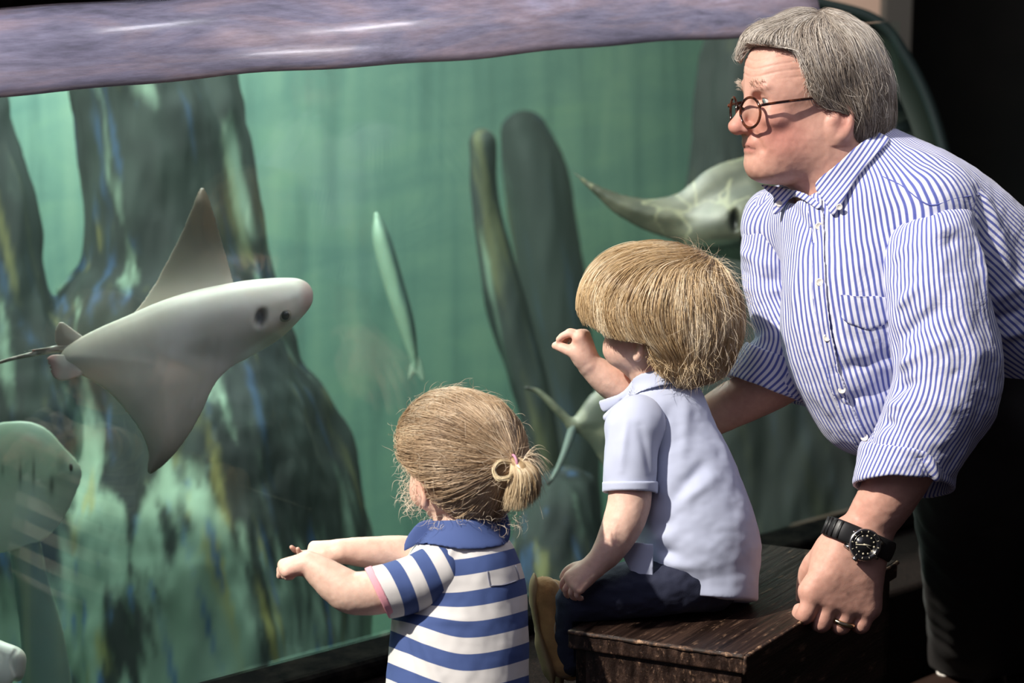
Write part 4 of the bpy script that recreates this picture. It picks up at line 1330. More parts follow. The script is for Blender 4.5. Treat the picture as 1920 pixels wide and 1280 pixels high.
# far sleeve and cuff
SR = Shape().chain([(1458, 412, -115, 62), (1446, 500, -112, 58), (1462, 590, -105, 56), (1484, 650, -98, 66), (1460, 700, -98, 78), (1425, 745, -105, 80)], n=8)
plane_keep(SR, (1438, 727, -100), (-0.36, 0.93, 0.0))
SRI = Shape().chain([(1470, 680, -100, 60), (1425, 750, -105, 74)])
SR.ops.append((lambda P: SRI(P), SRI.ops[0][1], SRI.ops[0][2], 3, '-'))
ur = axis_u([(1455, 380, -115), (1446, 520, -112), (1484, 660, -98), (1400, 780, -110)], 66)
rf_ = folds([((1385, 470, -90), (1450, 500, -55), 6, 10), ((1395, 510, -90), (1460, 530, -50), -6, 9), ((1400, 540, -90), (1470, 545, -50), 6, 9), ((1420, 590, -90), (1500, 600, -40), -6, 9),
             ((1410, 630, -70), (1510, 640, -30), 5, 10), ((1400, 660, -60), (1500, 690, -20), -5, 9)])
solid('sleeve', SR, 3.4, MD, m_shirt, shirt, {'u': lambda V, Nn: ur(V)[0] + 1.4 * fbm(V, 50, 71, 2)}, it=2, disp=lambda V, Nn: (1.4 * rf_(V) + 2.8 * fbm(V, (40, 50, 40), 26, 3)) * sm(-(V[:, 1] - (727 + (V[:, 0] - 1438) * .387)), 0, 15))
CR = Shape().chain([(1468, 672, -100, 76), (1448, 710, -100, 82), (1415, 765, -105, 84)], n=6)
plane_keep(CR, (1462, 664, -100), (0.36, -0.93, 0.0), k=4); plane_keep(CR, (1438, 733, -100), (-0.36, 0.93, 0.05), k=4)
CRI = Shape().chain([(1480, 650, -100, 66), (1448, 710, -100, 74), (1405, 780, -105, 76)])
CR.ops.append((lambda P: CRI(P), CRI.ops[0][1], CRI.ops[0][2], 3, '-'))
solid('cuff', CR, 3.0, MD, m_shirt, shirt, {'u': lambda V, Nn: ur(V)[0] * 1.1 + 3}, it=1, disp=lambda V, Nn: 1.6 * fbm(V, (40, 30, 40), 6, 2))
# front details laid on the cloth
TZ = front_grid(T, 1395, 1860, 290, 860, 4)
def on_shirt(pts, off=0.0):
    P = np.asarray(pts, float)
    return np.column_stack([P[:, 0], P[:, 1], TZ(P[:, 0], P[:, 1]) + off])
PL = np.array([(1527, 372), (1532, 430), (1535, 500), (1540, 570), (1550, 640), (1568, 715), (1594, 785), (1622, 838)], float)
Pc = spline(PL, 8)
pk = np.vstack([Pc + (-13, 2), (Pc + (13, -2))[::-1]])
PK = Shape(); leaf(PK, pk, lambda x, y: TZ(x, y) + 3.6, lambda i: 1.6 + 1.8 * (1 - np.exp(-i / 4)), zr=(-200, 220), n=1)
plx = lambda V: np.interp(V[:, 1], Pc[:, 1], Pc[:, 0])
solid('placket', PK, 2.4, MD, m_shirt, shirt, {'u': lambda V, Nn: V[:, 0] - plx(V) + 2.5}, it=1, disp=lambda V, Nn: 1.35 * tf(V) + 3.2 * fbm(V, (60, 90, 60), 15, 3))
for (x, y) in ((1536, 424), (1537, 529), (1551, 633), (1579, 731), (1621, 820)):
    z = float(TZ(x, y)); q_ = np.array([[x, y, z]], float); z += 5 + float((1.35 * tf(q_) + 3.2 * fbm(q_, (60, 90, 60), 15, 3))[0])
    p0 = W(np.array([x, y, z]), MD); p1 = W(np.array([x, y, z + 10.0]), MD)
    lathe_mesh('button', [(0, 0), (.0048, 0), (.0056, .0008), (.0056, .0018), (.0044, .0024), (.0036, .0016), (0, .0016)], p0, nrm(p1 - p0) + np.array([-.1, 0, .1]), m_button, shirt, 20)
pock = np.array([(1572, 549), (1612, 553), (1662, 556), (1680, 592), (1632, 617), (1604, 610), (1577, 596)], float)
PO = Shape(); leaf(PO, pock, lambda x, y: TZ(x, y) + 1.8, lambda i: 1.2 + 1.2 * (1 - np.exp(-i / 3)), zr=(-200, 220), n=2)
solid('pocket', PO, 2.4, MD, m_shirt, shirt, {'u': lambda V, Nn: ua(V)[0] * 1.04 + 3}, it=1, disp=lambda V, Nn: 1.35 * tf(V) + 3.2 * fbm(V, (60, 90, 60), 15, 3))
q = spline(np.array([(1652, 330), (1690, 348), (1742, 384), (1790, 372), (1836, 366)], float), 8)
sweep('yoke_seam', np.column_stack([q, TZ(q[:, 0], q[:, 1]) + 1.35 * tf(np.column_stack([q, TZ(q[:, 0], q[:, 1])])) + 1.0]), px_(1.5), m_shirt, shirt, 6, D=MD)
# collar
HT = Shape().merge(T).chain([(1540, 290, -12, 93), (1570, 330, -22, 96), (1605, 400, -30, 96)], k=16)
CZ = front_grid(HT, 1400, 1720, 205, 420, 4, blur=3, floor=0)
co = np.array([(1646, 246), (1668, 262), (1644, 290), (1608, 332), (1582, 376), (1562, 404), (1547, 380), (1528, 345), (1568, 309), (1608, 272)], float)
CO = Shape(); leaf(CO, co, lambda x, y: np.maximum(CZ(x, y), 15) + 9, lambda i: 2.4 + 2.4 * (1 - np.exp(-i / 5)), zr=(-200, 260), n=4)
ccu = np.array([(1690, 240), (1600, 360), (1556, 405)], float)
def col_u(V, Nn):
    d = nrm(np.array([-0.60, 0.80, 0])); n_ = np.array([d[1], -d[0], 0])
    return (V @ n_) * 1.05 + 0.012 * (V[:, 1] - 320) ** 2 * 0.05
collar = solid('collar', CO, 2.4, MD, m_shirt, shirt, {'u': col_u}, it=2)
co2 = np.array([(1424, 345), (1470, 352), (1510, 362), (1540, 384), (1532, 392), (1500, 372), (1480, 374), (1462, 398), (1450, 400), (1452, 372), (1436, 356)], float)
CO2 = Shape(); leaf(CO2, co2, lambda x, y: CZ(x, y) + 10, lambda i: 2.4 + 2.0 * (1 - np.exp(-i / 5)), zr=(-200, 260), n=3)
solid('collar', CO2, 2.4, MD, m_shirt, shirt, {'u': lambda V, Nn: V[:, 0] * .8 + V[:, 1] * .75}, it=1)
for (x, y) in ((1574, 388), (1461, 382)):
    z = float(CZ(x, y)) + 13
    p0 = W(np.array([x, y, z]), MD); p1 = W(np.array([x, y, z + 10.0]), MD)
    lathe_mesh('button', [(0, 0), (.004, 0), (.0046, .0007), (.0046, .0015), (.0036, .002), (.003, .0013), (0, .0013)], p0, p1 - p0, m_button, shirt, 18)

# ------------------------------------------------ trousers and shoes
m_trou = mat('black_cotton_trousers', (0.017, 0.015, 0.014), 0.85); weave(m_trou, 900, 0.2)
TR = Shape()
TR.chain([(1990, 600, -210, 150), (1930, 740, -240, 165)], k=0)
TR.chain([(1870, 760, -220, 130), (1835, 900, -330, 128), (1826, 1040, -600, 100), (1830, 1180, -930, 92), (1825, 1240, -1010, 84)], k=40, n=8)
TR.chain([(1990, 760, -260, 130), (2000, 900, -350, 125), (1990, 1080, -650, 100), (1985, 1220, -980, 80)], k=30, n=8)
plane_keep(TR, (1825, 1252, -1000), (0, 1, -0.35))
trf = folds([((1742, 960, -300), (1760, 1230, -950), 9, 16), ((1770, 960, -300), (1785, 1230, -900), -8, 16), ((1850, 1040, -500), (1860, 1240, -920), 6, 16)])
solid('trousers', TR, 7.0, MD, m_trou, man, None, it=2, disp=lambda V, Nn: trf(V) + 4 * fbm(V, (60, 90, 60), 5, 2))
m_shoe = mat('dark_brown_leather', (0.03, 0.018, 0.014), 0.3)
def man_shoe(x, y, z):
    a = W(np.array([x, y, z], float), MD)
    SH = Shape()
    # metres: toe points left and towards the camera
    c = np.array([a[0], a[1], 0.0]); f = nrm(np.array([-0.8, -0.55, 0])); s_ = np.array([f[1], -f[0], 0]); u_ = np.array([0, 0, 1.0])
    q = lambda i, j, k: (c + f * i + s_ * j + u_ * k) * 1000
    SH.chain([(*q(-.04, 0, .055), 40), (*q(.05, 0, .05), 40), (*q(.13, 0, .042), 38), (*q(.18, 0, .036), 30)])
    SH.chain([(*q(-.03, 0, .06), 42), (*q(-.02, 0, .12), 44)], k=20)
    SH.add(lambda P: 6 - P[:, 2], (-1e5,) * 3, (1e5,) * 3, 4, '&')
    l, u = np.min([o[1] for o in SH.ops[:2]], axis=0) - 20, np.max([o[2] for o in SH.ops[:2]], axis=0) + 20
    V, Fc = surface(SH, l, u, 5.0); V = relax(V, Fc, 2)
    up = raw_mesh('shoe', V / 1000, Fc, m_shoe, man)
    so = hexa('sole', [q(-.085, .042, 0) / 1000, q(.12, .048, 0) / 1000, q(.2, .03, 0) / 1000, q(.2, -.03, 0) / 1000, q(.12, -.048, 0) / 1000, q(-.085, -.042, 0) / 1000], (0, 0, .016), m_trou, up, bevel=.004)
    sweep('lace', [q(.045 + .02 * math.cos(t), .018 * math.sin(t), .093 - .004 * math.cos(t)) / 1000 for t in np.linspace(0, 6.28, 18)], .0022, m_button, up, 6)
man_shoe(1812, 1262, -1010); man_shoe(1985, 1250, -1000)

# ------------------------------------------------ glasses, watch, ring
m_tort = mat('tortoiseshell', (0.05, 0.014, 0.008), 0.12); v = mapped(m_tort)
L(m_tort, ramp(m_tort, noise_tex(m_tort, v, 60, 3, .5), [(0.45, (0.018, 0.006, 0.004)), (0.7, (0.16, 0.045, 0.02))]), BS(m_tort).inputs['Base Color'])
m_lens = bpy.data.materials.new('spectacle_lens'); m_lens.use_nodes = True
_b = BS(m_lens); m_lens.node_tree.nodes.remove(_b)
_t = N(m_lens, 'ShaderNodeBsdfTransparent'); _t.inputs[0].default_value = (.96, .96, .95, 1); _g = N(m_lens, 'ShaderNodeBsdfGlossy'); _g.inputs['Roughness'].default_value = .02
_m = N(m_lens, 'ShaderNodeMixShader'); _m.inputs[0].default_value = .07
L(m_lens, _t.outputs[0], _m.inputs[1]); L(m_lens, _g.outputs[0], _m.inputs[2]); L(m_lens, _m.outputs[0], m_lens.node_tree.nodes['Material Output'].inputs[0])
gls = root('glasses', 'round tortoiseshell reading glasses low on the nose of the grey-haired man', 'glasses', W(H(120, 0, -4), MD))
for s in (1, -1):
    ring = [H(125, 37 * s + 29 * math.cos(t), -6 + 28.5 * math.sin(t)) + (H(-7 * (math.cos(t) * s + 0.4), 0, 0) - H.c) for t in np.linspace(0, 2 * math.pi, 40, endpoint=False)]
    rim_ = sweep('lens_rim', ring, .0020, m_tort, gls, 8, closed=True, D=MD)
    V = [H(125, 37 * s, -6) + (H(-2.8, 0, 0) - H.c)] + ring
    poly_mesh('lens', W(np.array(V), MD), [(0, i + 1, (i + 1) % 40 + 1) for i in range(40)], m_lens, rim_)
    tmp = [H(118, 67 * s, 6), H(110, 75 * s, 9), H(60, 84 * s, 16), H(0, 92 * s, 22), H(-44, 98 * s, 22), H(-62, 98 * s, 0)]
    sweep('temple_arm', spline(tmp, 6), .0021, m_tort, gls, 8, D=MD)
sweep('nose_bridge', spline([H(122, 9, 0), H(130, 4, 6), H(130, -4, 6), H(122, -9, 0)], 6), .0019, m_tort, gls, 8, D=MD)

wz_ = float(front_grid(B, 1612, 1632, 1010, 1032, 2)(1622, 1021)) + 15
m_steel = mat('brushed_steel', (0.55, 0.54, 0.52), 0.22, Metallic=1.0)
m_black_rubber = mat('black_rubber', (0.012, 0.012, 0.013), 0.45)
m_dial = mat('black_dial', (0.008, 0.008, 0.009), 0.2)
m_lume = mat('cream_marker', (0.50, 0.46, 0.34), 0.5)
m_white = mat('white_marker', (0.75, 0.75, 0.73), 0.5)
wc = W(np.array([1622, 1021, wz_]), MD)
watch = root('wristwatch', 'steel diving watch with black dial and ribbed rubber strap on the man\'s wrist', 'watch', wc)
wn = nrm(W(np.array([1622, 1021, wz_]) + np.array([0.22, 0.06, 1.0]) * 10, MD) - wc)

arm = nrm(W(np.array([1622, 1021, wz_]) + np.array([-36, 90, 0]), MD) - wc); arm = nrm(arm - wn * (arm @ wn)); side = np.cross(wn, arm)
# strap round the wrist
ring = []
ctr = np.array([1613, 1012, 80.0]); ax1 = nrm(np.array([0.93, 0.38, 0.05])); ax2 = nrm(np.cross(nrm(np.array([-0.38, 0.92, 0.05])), ax1))
if ax2[2] < 0: ax2 = -ax2
for t in np.linspace(0, 2 * math.pi, 72, endpoint=False):
    e = 1 / (abs(math.cos(t)) ** 2.4 + abs(math.sin(t)) ** 2.4) ** (1 / 2.4)
    dv_ = ax1 * math.cos(t) + ax2 * math.sin(t); rr_ = np.arange(25, 120, 1.0)
    ring.append(rr_[np.nonzero(B(ctr + rr_[:, None] * dv_) < 0)[0].max()])
ring = np.array(ring)
for _ in range(3): ring = (np.roll(ring, 1) + ring + np.roll(ring, -1)) / 3
rad_ = ring + 4.5
ring = [ctr + (ax1 * math.cos(t) + ax2 * math.sin(t)) * r_ for t, r_ in zip(np.linspace(0, 2 * math.pi, 72, endpoint=False), rad_)]
ribs = np.array([px_(13) for t in range(72)])
sweep('strap', ring, px_(19), m_black_rubber, watch, 14, closed=True, flatv=np.array([W(r_, MD) for r_ in ring]) - W(ctr, MD), flat=.24, D=MD)
for a in np.linspace(122, 172, 6):
    t = math.radians(a); e = 1 / (abs(math.cos(t)) ** 2.4 + abs(math.sin(t)) ** 2.4) ** (1 / 2.4)
    p = ctr + (ax1 * math.cos(t) + ax2 * math.sin(t)) * (rad_[int(a / 5)] + 4)
    arx = nrm(np.array([-0.38, 0.92, 0.05]))
    sweep('strap_rib', [p - arx * 17, p, p + arx * 17], px_(2.6), m_black_rubber, watch, 6, D=MD)
R0 = px_(28.5)
case = lathe_mesh('case', [(0, -.010), (R0 * .95, -.010), (R0 * 1.04, -.006), (R0 * 1.04, 0), (R0 * .98, .0018), (R0 * .93, .0018)], wc, wn, m_steel, watch, 48)
bez = lathe_mesh('bezel', [(R0 * .95, .001), (R0 * .95, .0028), (R0 * .93, .0032), (R0 * .76, .0026), (R0 * .74, .001)], wc, wn, m_dial, watch, 60)
lathe_mesh('dial', [(0, .0014), (R0 * .76, .0014), (R0 * .76, .0006), (0, .0006)], wc, wn, m_dial, watch, 48)
lathe_mesh('dial_rim', [(R0 * .75, .0012), (R0 * .76, .0027), (R0 * .74, .0027), (R0 * .735, .0012)], wc, wn, m_steel, bez, 48)
for k in range(12):
    t = math.radians(k * 30 + 8)
    d_ = arm * math.cos(t) + side * math.sin(t)
    lathe_mesh('hour_marker', [(0, 0), (R0 * (.055 if k % 3 else .07), 0), (R0 * .05, .0003), (0, .0004)], wc + wn * .0015 + d_ * R0 * .58, wn, m_lume, watch, 12)
    sweep('bezel_mark', [wc + wn * .0030 + d_ * R0 * .80, wc + wn * .0030 + d_ * R0 * .91], px_(.7) if k % 3 else px_(1.1), m_lume, bez, 6)
for ang, ln, w_ in ((183, .62, 1.2), (12, .40, 1.7), (40, .5, .6)):
    t = math.radians(ang); d_ = AX_R * math.cos(t) - AX_U * math.sin(t); d_ = nrm(d_ - wn * (d_ @ wn))
    sweep('watch_hand', [wc + wn * .0019 - d_ * R0 * .12, wc + wn * .0019, wc + wn * .0019 + d_ * R0 * ln], [px_(w_), px_(w_), px_(.7)], m_lume, watch, 6)
for s1 in (1, -1):
    for s2 in (1, -1):
        p = wc - wn * .003 + (side * s1 * .92 + arm * s2 * .5) * R0
        sweep('lug', [p - side * s1 * R0 * .2, p + side * s1 * R0 * .22 - wn * .006], [px_(5), px_(3.5)], m_steel, watch, 8)
t_c = nrm(arm * 1.0 - side * .25 * (1 if (side @ AX_R) > 0 else -1))
sweep('crown', [wc - wn * .002 + t_c * R0 * 1.0, wc - wn * .002 + t_c * R0 * 1.22], px_(5.5), m_steel, watch, 14)
sweep('case_guard', [wc - wn * .003 + nrm(t_c + side * .4) * R0 * .99, wc - wn * .003 + nrm(t_c - side * .4) * R0 * .99], px_(3.5), m_steel, watch, 8)

m_gold = mat('pale_gold', (0.78, 0.64, 0.42), 0.18, Metallic=1.0)
pts, fr_ = kn[2]
c0 = (pts[1] * .35 + pts[2] * .65); ax = nrm(pts[2] - pts[1])
e1 = nrm(np.cross(ax, [0, 0, 1])); e2 = np.cross(ax, e1)
rg = sweep('ring', [c0 + (e1 * math.cos(t) + e2 * math.sin(t)) * (fr_ * 1.08) for t in np.linspace(0, 2 * math.pi, 40, endpoint=False)], px_(5.2), m_gold, None, 8, closed=True, flatv=None, D=MD)
tag(rg, 'pale gold wedding band on the ring finger of the man\'s hand', 'ring')
# ------------------------------------------------------------------ the blond boy on the box
BD = 3.45
m_kid = skin_mat('skin_fair')
boy = root('person', 'blond toddler in pale blue polo shirt and dark jeans sitting on the wooden box', 'person', (*W(np.array([1290.0, 1130, 0]), BD)[:2], BZ))
HB = Frame((1240, 590, 0), -33, 0, 0)
B = Shape()
B.ell(HB(-14, 0, 22), (112, 88, 96), rot=HB.M)
B.ell(HB(34, 0, -22), (62, 68, 70), k=28, rot=HB.M)
for s in (1, -1):
    B.ell(HB(50, 38 * s, -62), (50, 42, 42), k=24, rot=HB.M)
    B.ell(HB(83, 27 * s, -2), (12, 15, 9), k=9, rot=HB.M, op='-')
    B.ell(HB(72, 27 * s, -2), (13, 13, 12), k=2, rot=HB.M)
    B.chain(HB.p([(6, 84 * s, -28, 5), (-8, 92 * s, -30, 5.5), (-18, 95 * s, -44, 5.5), (-14, 92 * s, -66, 5.5), (-4, 87 * s, -80, 8), (4, 82 * s, -78, 5)]), k=4)
    B.ell(HB(-4, 86 * s, -54), (14, 6, 26), k=6, rot=HB.M)
    B.ell(HB(2, 93 * s, -58), (7, 7, 13), k=4, rot=HB.M, op='-')
B.chain(HB.p([(84, 0, -8, 8), (92, 0, -24, 9), (98, 0, -34, 11)]), k=12)
B.ell(HB(86, 0, -56), (12, 22, 7), k=8, rot=HB.M).ell(HB(83, 0, -70), (12, 20, 7), k=6, rot=HB.M)
B.ell(HB(62, 0, -92), (26, 28, 20), k=20, rot=HB.M)
B.chain([(1225, 660, -10, 56), (1240, 720, -5, 52), (1248, 770, 0, 56)], k=24)
B.chain([(1250, 800, 0, 70), (1275, 900, 0, 84), (1305, 1010, 0, 90)], k=40)
B.chain([(1250, 790, 0, 60), (1190, 800, 75, 40)], k=30)
B.chain([(1250, 790, 0, 60), (1225, 790, -95, 38)], k=30)
# near (left) arm down to the knee
B.chain([(1188, 800, 78, 40), (1182, 880, 98, 40), (1180, 940, 104, 41), (1166, 985, 112, 38), (1142, 1030, 118, 30), (1118, 1058, 120, 23)], k=10, n=8)
knb = hand(B, (1114, 1060, 120), (-0.70, 0.60, -0.10), (-0.40, -0.55, 0.85), 96, [(22, 30, 20), (26, 34, 20), (32, 40, 25), (38, 44, 25)], thick=1.5, k=7, left=True, wide=1.15, fk=1.5, spread=.16,
           thumb=[(0.15, 0.6, -0.2), (0.34, 1.3, -0.5), (0.52, 1.6, -0.9), (0.66, 1.6, -1.3)])
# far (right) arm raised in front of the face
B.chain([(1225, 790, -95, 38), (1215, 765, -100, 36), (1175, 735, -80, 34), (1140, 712, -66, 31), (1108, 686, -56, 24)], k=10, n=8)
hand(B, (1104, 684, -54), (-0.25, -0.95, 0.05), (0.93, -0.22, 0.25), 108, [(56, 38, 20), (60, 44, 24), (64, 50, 26), (66, 54, 30)], thick=1.55, k=7, left=False, wide=1.15, fk=1.5, spread=.05,
     thumb=[(0.12, 0.6, -0.3), (0.28, 0.85, -1.3), (0.40, 0.75, -2.7), (0.47, 0.55, -3.9)])
kid_col = skin_cols((0.80, 0.54, 0.43), [(HB(60, 55, -48), (40, 40, 34), (0.72, 0.40, 0.32), .5), (HB(-5, 90, -45), (20, 20, 34), (0.70, 0.30, 0.22), .6), (HB(86, 0, -63), (14, 20, 8), (0.6, 0.25, 0.22), .7),
                                        ((1062, 1100, 110), (26, 26, 40), (0.70, 0.36, 0.28), .5), ((1066, 640, -50), (30, 26, 60), (0.74, 0.38, 0.28), .5)])
bodyb = solid('body', B, 1.9, BD, m_kid, boy, {'col': kid_col}, it=1, disp=lambda V, Nn: 0.35 * fbm(V, 12, 3, 2))
for s in (1, -1):
    add_iris('eye', HB, HB(72, 27 * s, -2), 12.5, HB(120, 20 * s, 4) - HB(72, 27 * s, -2), BD, bodyb, (0.10, 0.16, 0.25))
m_blond = hair_mat('blond_hair', 0.28)
HS = Shape()
HS.ell((1240, 583, 0), (149, 126, 126))
HS.ell((1205, 560, 10), (112, 92, 108), k=30)
HS.ell((1305, 630, 0), (76, 84, 96), k=30)
HS.chain([(1285, 660, 20, 66), (1268, 690, 30, 40)], k=26)
HS.chain([(1232, 640, 78, 24), (1238, 690, 66, 20)], k=18)
def cut_b(P):
    l = HB.loc(P)
    line = np.interp(l[:, 2], [-140, -120, -100, -80, -56, -50, -44, -36, -26, -14, 0, 12, 20], [-70, -50, -34, -24, -22, 4, 26, 46, 68, 88, 104, 150, 220])
    line = line - np.maximum(l[:, 1] - 82, 0) * 0.9 * sm(-l[:, 2], 44, 56)
    return (l[:, 0] - line) * 0.5
plane_cut_shape(HS, cut_b, k=8)
bl_base = lambda V, Nn: lerp3((0.36, 0.24, 0.12), (0.66, 0.49, 0.28), sm(fbm(V, (12, 60, 12), 3, 3), -0.7, 0.7))
hairb = solid('hair', HS, 2.8, BD, m_blond, boy, {'col': bl_base}, it=2, disp=lambda V, Nn: -3 - 9 * sm(cut_b(V), -16, 0) + 2.2 * fbm(V, (12, 50, 20), 32, 2))
Gb = [(1330, 500, 40, -.6, .4, .5), (1250, 470, 60, -1, .12, .2), (1180, 490, 80, -.9, .5, 0), (1130, 530, 70, -.5, .9, 0), (1100, 570, 40, -.05, 1, 0), (1110, 590, 50, .1, 1, 0),
      (1200, 530, 105, -.55, 1, .1), (1250, 540, 120, -.3, 1, .1), (1300, 550, 115, 0, 1, .1), (1350, 560, 80, .25, 1, 0), (1382, 610, 20, .15, 1, 0), (1360, 520, 20, .7, .8, 0),
      (1150, 600, 90, .0, 1, 0), (1170, 630, 95, .75, .7, 0), (1200, 620, 112, .3, 1, 0), (1215, 665, 100, .35, 1, 0), (1240, 600, 122, .15, 1, 0), (1280, 640, 115, .12, 1, 0),
      (1250, 690, 80, .25, .9, 0), (1300, 690, 60, -.25, 1, 0), (1330, 650, 80, -.1, 1, 0), (1360, 660, 20, -.3, 1, 0), (1230, 650, 105, .9, .5, 0), (1300, 480, 0, -.2, .3, .8)]
def blond_cols(R_, n):
    r = np.random.default_rng(6)
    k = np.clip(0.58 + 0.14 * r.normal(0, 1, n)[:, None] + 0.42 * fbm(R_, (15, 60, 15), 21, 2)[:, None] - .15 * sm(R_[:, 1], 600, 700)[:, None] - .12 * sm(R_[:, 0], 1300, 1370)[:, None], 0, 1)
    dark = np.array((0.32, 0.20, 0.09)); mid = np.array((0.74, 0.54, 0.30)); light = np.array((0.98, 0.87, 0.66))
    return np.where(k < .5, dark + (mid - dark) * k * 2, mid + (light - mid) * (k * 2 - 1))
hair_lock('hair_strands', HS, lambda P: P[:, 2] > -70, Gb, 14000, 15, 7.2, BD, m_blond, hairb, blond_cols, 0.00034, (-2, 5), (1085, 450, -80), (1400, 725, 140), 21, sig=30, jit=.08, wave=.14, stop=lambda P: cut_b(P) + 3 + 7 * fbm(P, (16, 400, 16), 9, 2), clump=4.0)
# stray fuzz at the back of the head
hair_lock('flyaway_hair', HS, lambda P: (P[:, 0] > 1290), Gb, 420, 10, 6.0, BD, m_blond, hairb, lambda R_, n: np.tile(np.array((0.80, 0.66, 0.48)), (n, 1)), 0.00022, (2, 26), (1290, 450, -80), (1400, 700, 120), 22, sig=40, jit=.45, wave=.3)

rk = np.random.default_rng(24)
def curl_set(name, starts, dirs, D, mt, parent, col, rad, r0, l0, rg):
    out = []
    for p, dr in zip(starts, dirs):
        dr = nrm(dr); r_ = rg.uniform(*r0); w0 = rg.uniform(.5, 1.1); ph = rg.uniform(0, 6.28); ln = rg.uniform(*l0)
        a1 = nrm(np.cross(dr, [0, 0.2, 1])); a2 = np.cross(dr, a1)
        out.append([p + dr * t * ln + a1 * r_ * (math.cos(ph + w0 * 5 * t) - math.cos(ph)) + a2 * r_ * (math.sin(ph + w0 * 5 * t) - math.sin(ph)) for t in np.linspace(0, 1, 12)])
    return tubes(name, np.array(out), rad, D, mt, parent, np.tile(np.array(col), (len(out), 1)))
BZc = front_grid(HS, 1190, 1400, 560, 720, 4)
st_, di_ = [], []
for i in range(170):
    x = rk.uniform(1212, 1350); y = rk.uniform(672, 706) - max(0, x - 1300) * .5
    st_.append(np.array([x, y, float(BZc(x, y)) + 2])); di_.append(np.array([rk.normal(.25, .5) - (x > 1290) * .4, rk.uniform(.3, 1), rk.normal(0, .2)]))
curl_set('nape_hair', st_, di_, BD, m_blond, hairb, (0.80, 0.62, 0.38), 0.00024, (2, 5), (18, 44), rk)

m_polo = mat('pale_blue_pique_cotton', (0.50, 0.545, 0.70), 0.85); weave(m_polo, 2600, 0.12)
BS(m_polo).inputs['Sheen Weight'].default_value = 0.2
T = Shape()
T.chain([(1250, 775, -8, 74), (1262, 850, 0, 98), (1284, 930, 0, 112), (1306, 1010, 0, 118), (1322, 1070, 0, 102), (1326, 1150, 0, 96)], n=8, flat=(0, 0, 1), q=1.08)
T.chain([(1245, 780, 0, 62), (1192, 800, 68, 46)], k=36)
T.chain([(1245, 780, 0, 62), (1232, 790, -90, 42)], k=36)
T.ell((1215, 695, -20), (50, 52, 48), k=14, op='-')
plane_keep(T, (1320, 1124, 0), (-0.04, 1, 0.05), k=5)
def vent(P):
    # open side seam above the hem
    d = np.abs(P[:, 0] - (1222 - (1124 - P[:, 1]) * 0.12)) - (P[:, 1] - 1078) * 0.16
    return -np.where((P[:, 1] > 1070) & (P[:, 2] > 20), -d, -40) * 0.9
fb = folds([((1255, 770, 90), (1235, 830, 110), -7, 10), ((1240, 830, 110), (1290, 800, 100), 6, 12), ((1290, 740, 60), (1280, 860, 100), 5, 14), ((1262, 930, 110), (1330, 860, 90), -6, 12), ((1270, 950, 115), (1345, 890, 80), 5, 12),
            ((1200, 1010, 100), (1390, 1000, 60), 9, 13), ((1190, 1035, 100), (1360, 1035, 80), -8, 10), ((1210, 990, 100), (1370, 960, 70), -6, 12), ((1200, 1060, 100), (1340, 1060, 90), 5, 10),
            ((1330, 1060, 80), (1420, 1020, 20), 5, 14), ((1340, 760, 40), (1370, 880, 40), 4, 16), ((1240, 900, 115), (1215, 1000, 110), -5, 12), ((1300, 1010, 100), (1400, 960, 20), 5, 10)])
shirtb = solid('polo_shirt', T, 3.2, BD, m_polo, boy, None, it=2, disp=lambda V, Nn: fb(V) + 2.6 * fbm(V, (60, 50, 60), 15, 3))
FL = Shape(); leaf(FL, np.array([(1164, 1036), (1190, 1015), (1226, 1020), (1224, 1081), (1193, 1097), (1180, 1068)], float), lambda x, y: 84 + 0.30 * (x - 1166) - 0.1 * (y - 1060), lambda i: 1.6 + 2 * (1 - np.exp(-i / 8)), zr=(50, 140), n=1)
solid('shirt_tail', FL, 2.4, BD, m_polo, shirtb, None, it=1)
SL = Shape().chain([(1196, 790, 72, 50), (1183, 850, 95, 50), (1181, 930, 102, 50)], n=8)
SL.ell((1190, 800, 78), (58, 44, 48), k=16)
plane_keep(SL, (1181, 921, 102), (-0.02, 1, 0.1))
SLI = Shape().chain([(1183, 880, 98, 42), (1181, 940, 102, 46)]); SL.ops.append((lambda P, q=SLI: q(P), SLI.ops[0][1], SLI.ops[0][2], 3, '-'))
fs = folds([((1150, 800, 110), (1140, 900, 120), 4, 9), ((1175, 790, 130), (1165, 880, 145), 4, 8), ((1200, 800, 130), (1215, 890, 130), -5, 9), ((1225, 800, 100), (1222, 880, 110), 4, 7)])
sleeveb = solid('sleeve', SL, 2.6, BD, m_polo, shirtb, None, it=2, disp=lambda V, Nn: fs(V) * sm(-V[:, 1], -915, -890) + 1.4 * fbm(V, 40, 4, 2))
CF = Shape().chain([(1182, 890, 100, 53), (1181, 935, 102, 52)])
plane_keep(CF, (1181, 902, 100), (0.0, -1, 0), k=3); plane_keep(CF, (1181, 924, 102), (-0.02, 1, 0.1), k=3)
CFI = Shape().chain([(1183, 860, 98, 44), (1181, 960, 102, 47)]); CF.ops.append((lambda P, q=CFI: q(P), CFI.ops[0][1], CFI.ops[0][2], 3, '-'))
solid('sleeve_cuff', CF, 2.2, BD, m_polo, sleeveb, None, it=1)
SL2 = Shape().chain([(1240, 785, -80, 44), (1222, 770, -98, 42), (1205, 757, -96, 42)], n=6)
solid('sleeve', SL2, 3, BD, m_polo, shirtb, None, it=1)
HT = Shape().merge(T).chain([(1225, 680, -10, 58), (1240, 720, -5, 58), (1250, 780, 0, 66)], k=12)
CZ = front_grid(HT, 1110, 1350, 690, 790, 3, blur=4, floor=-10)
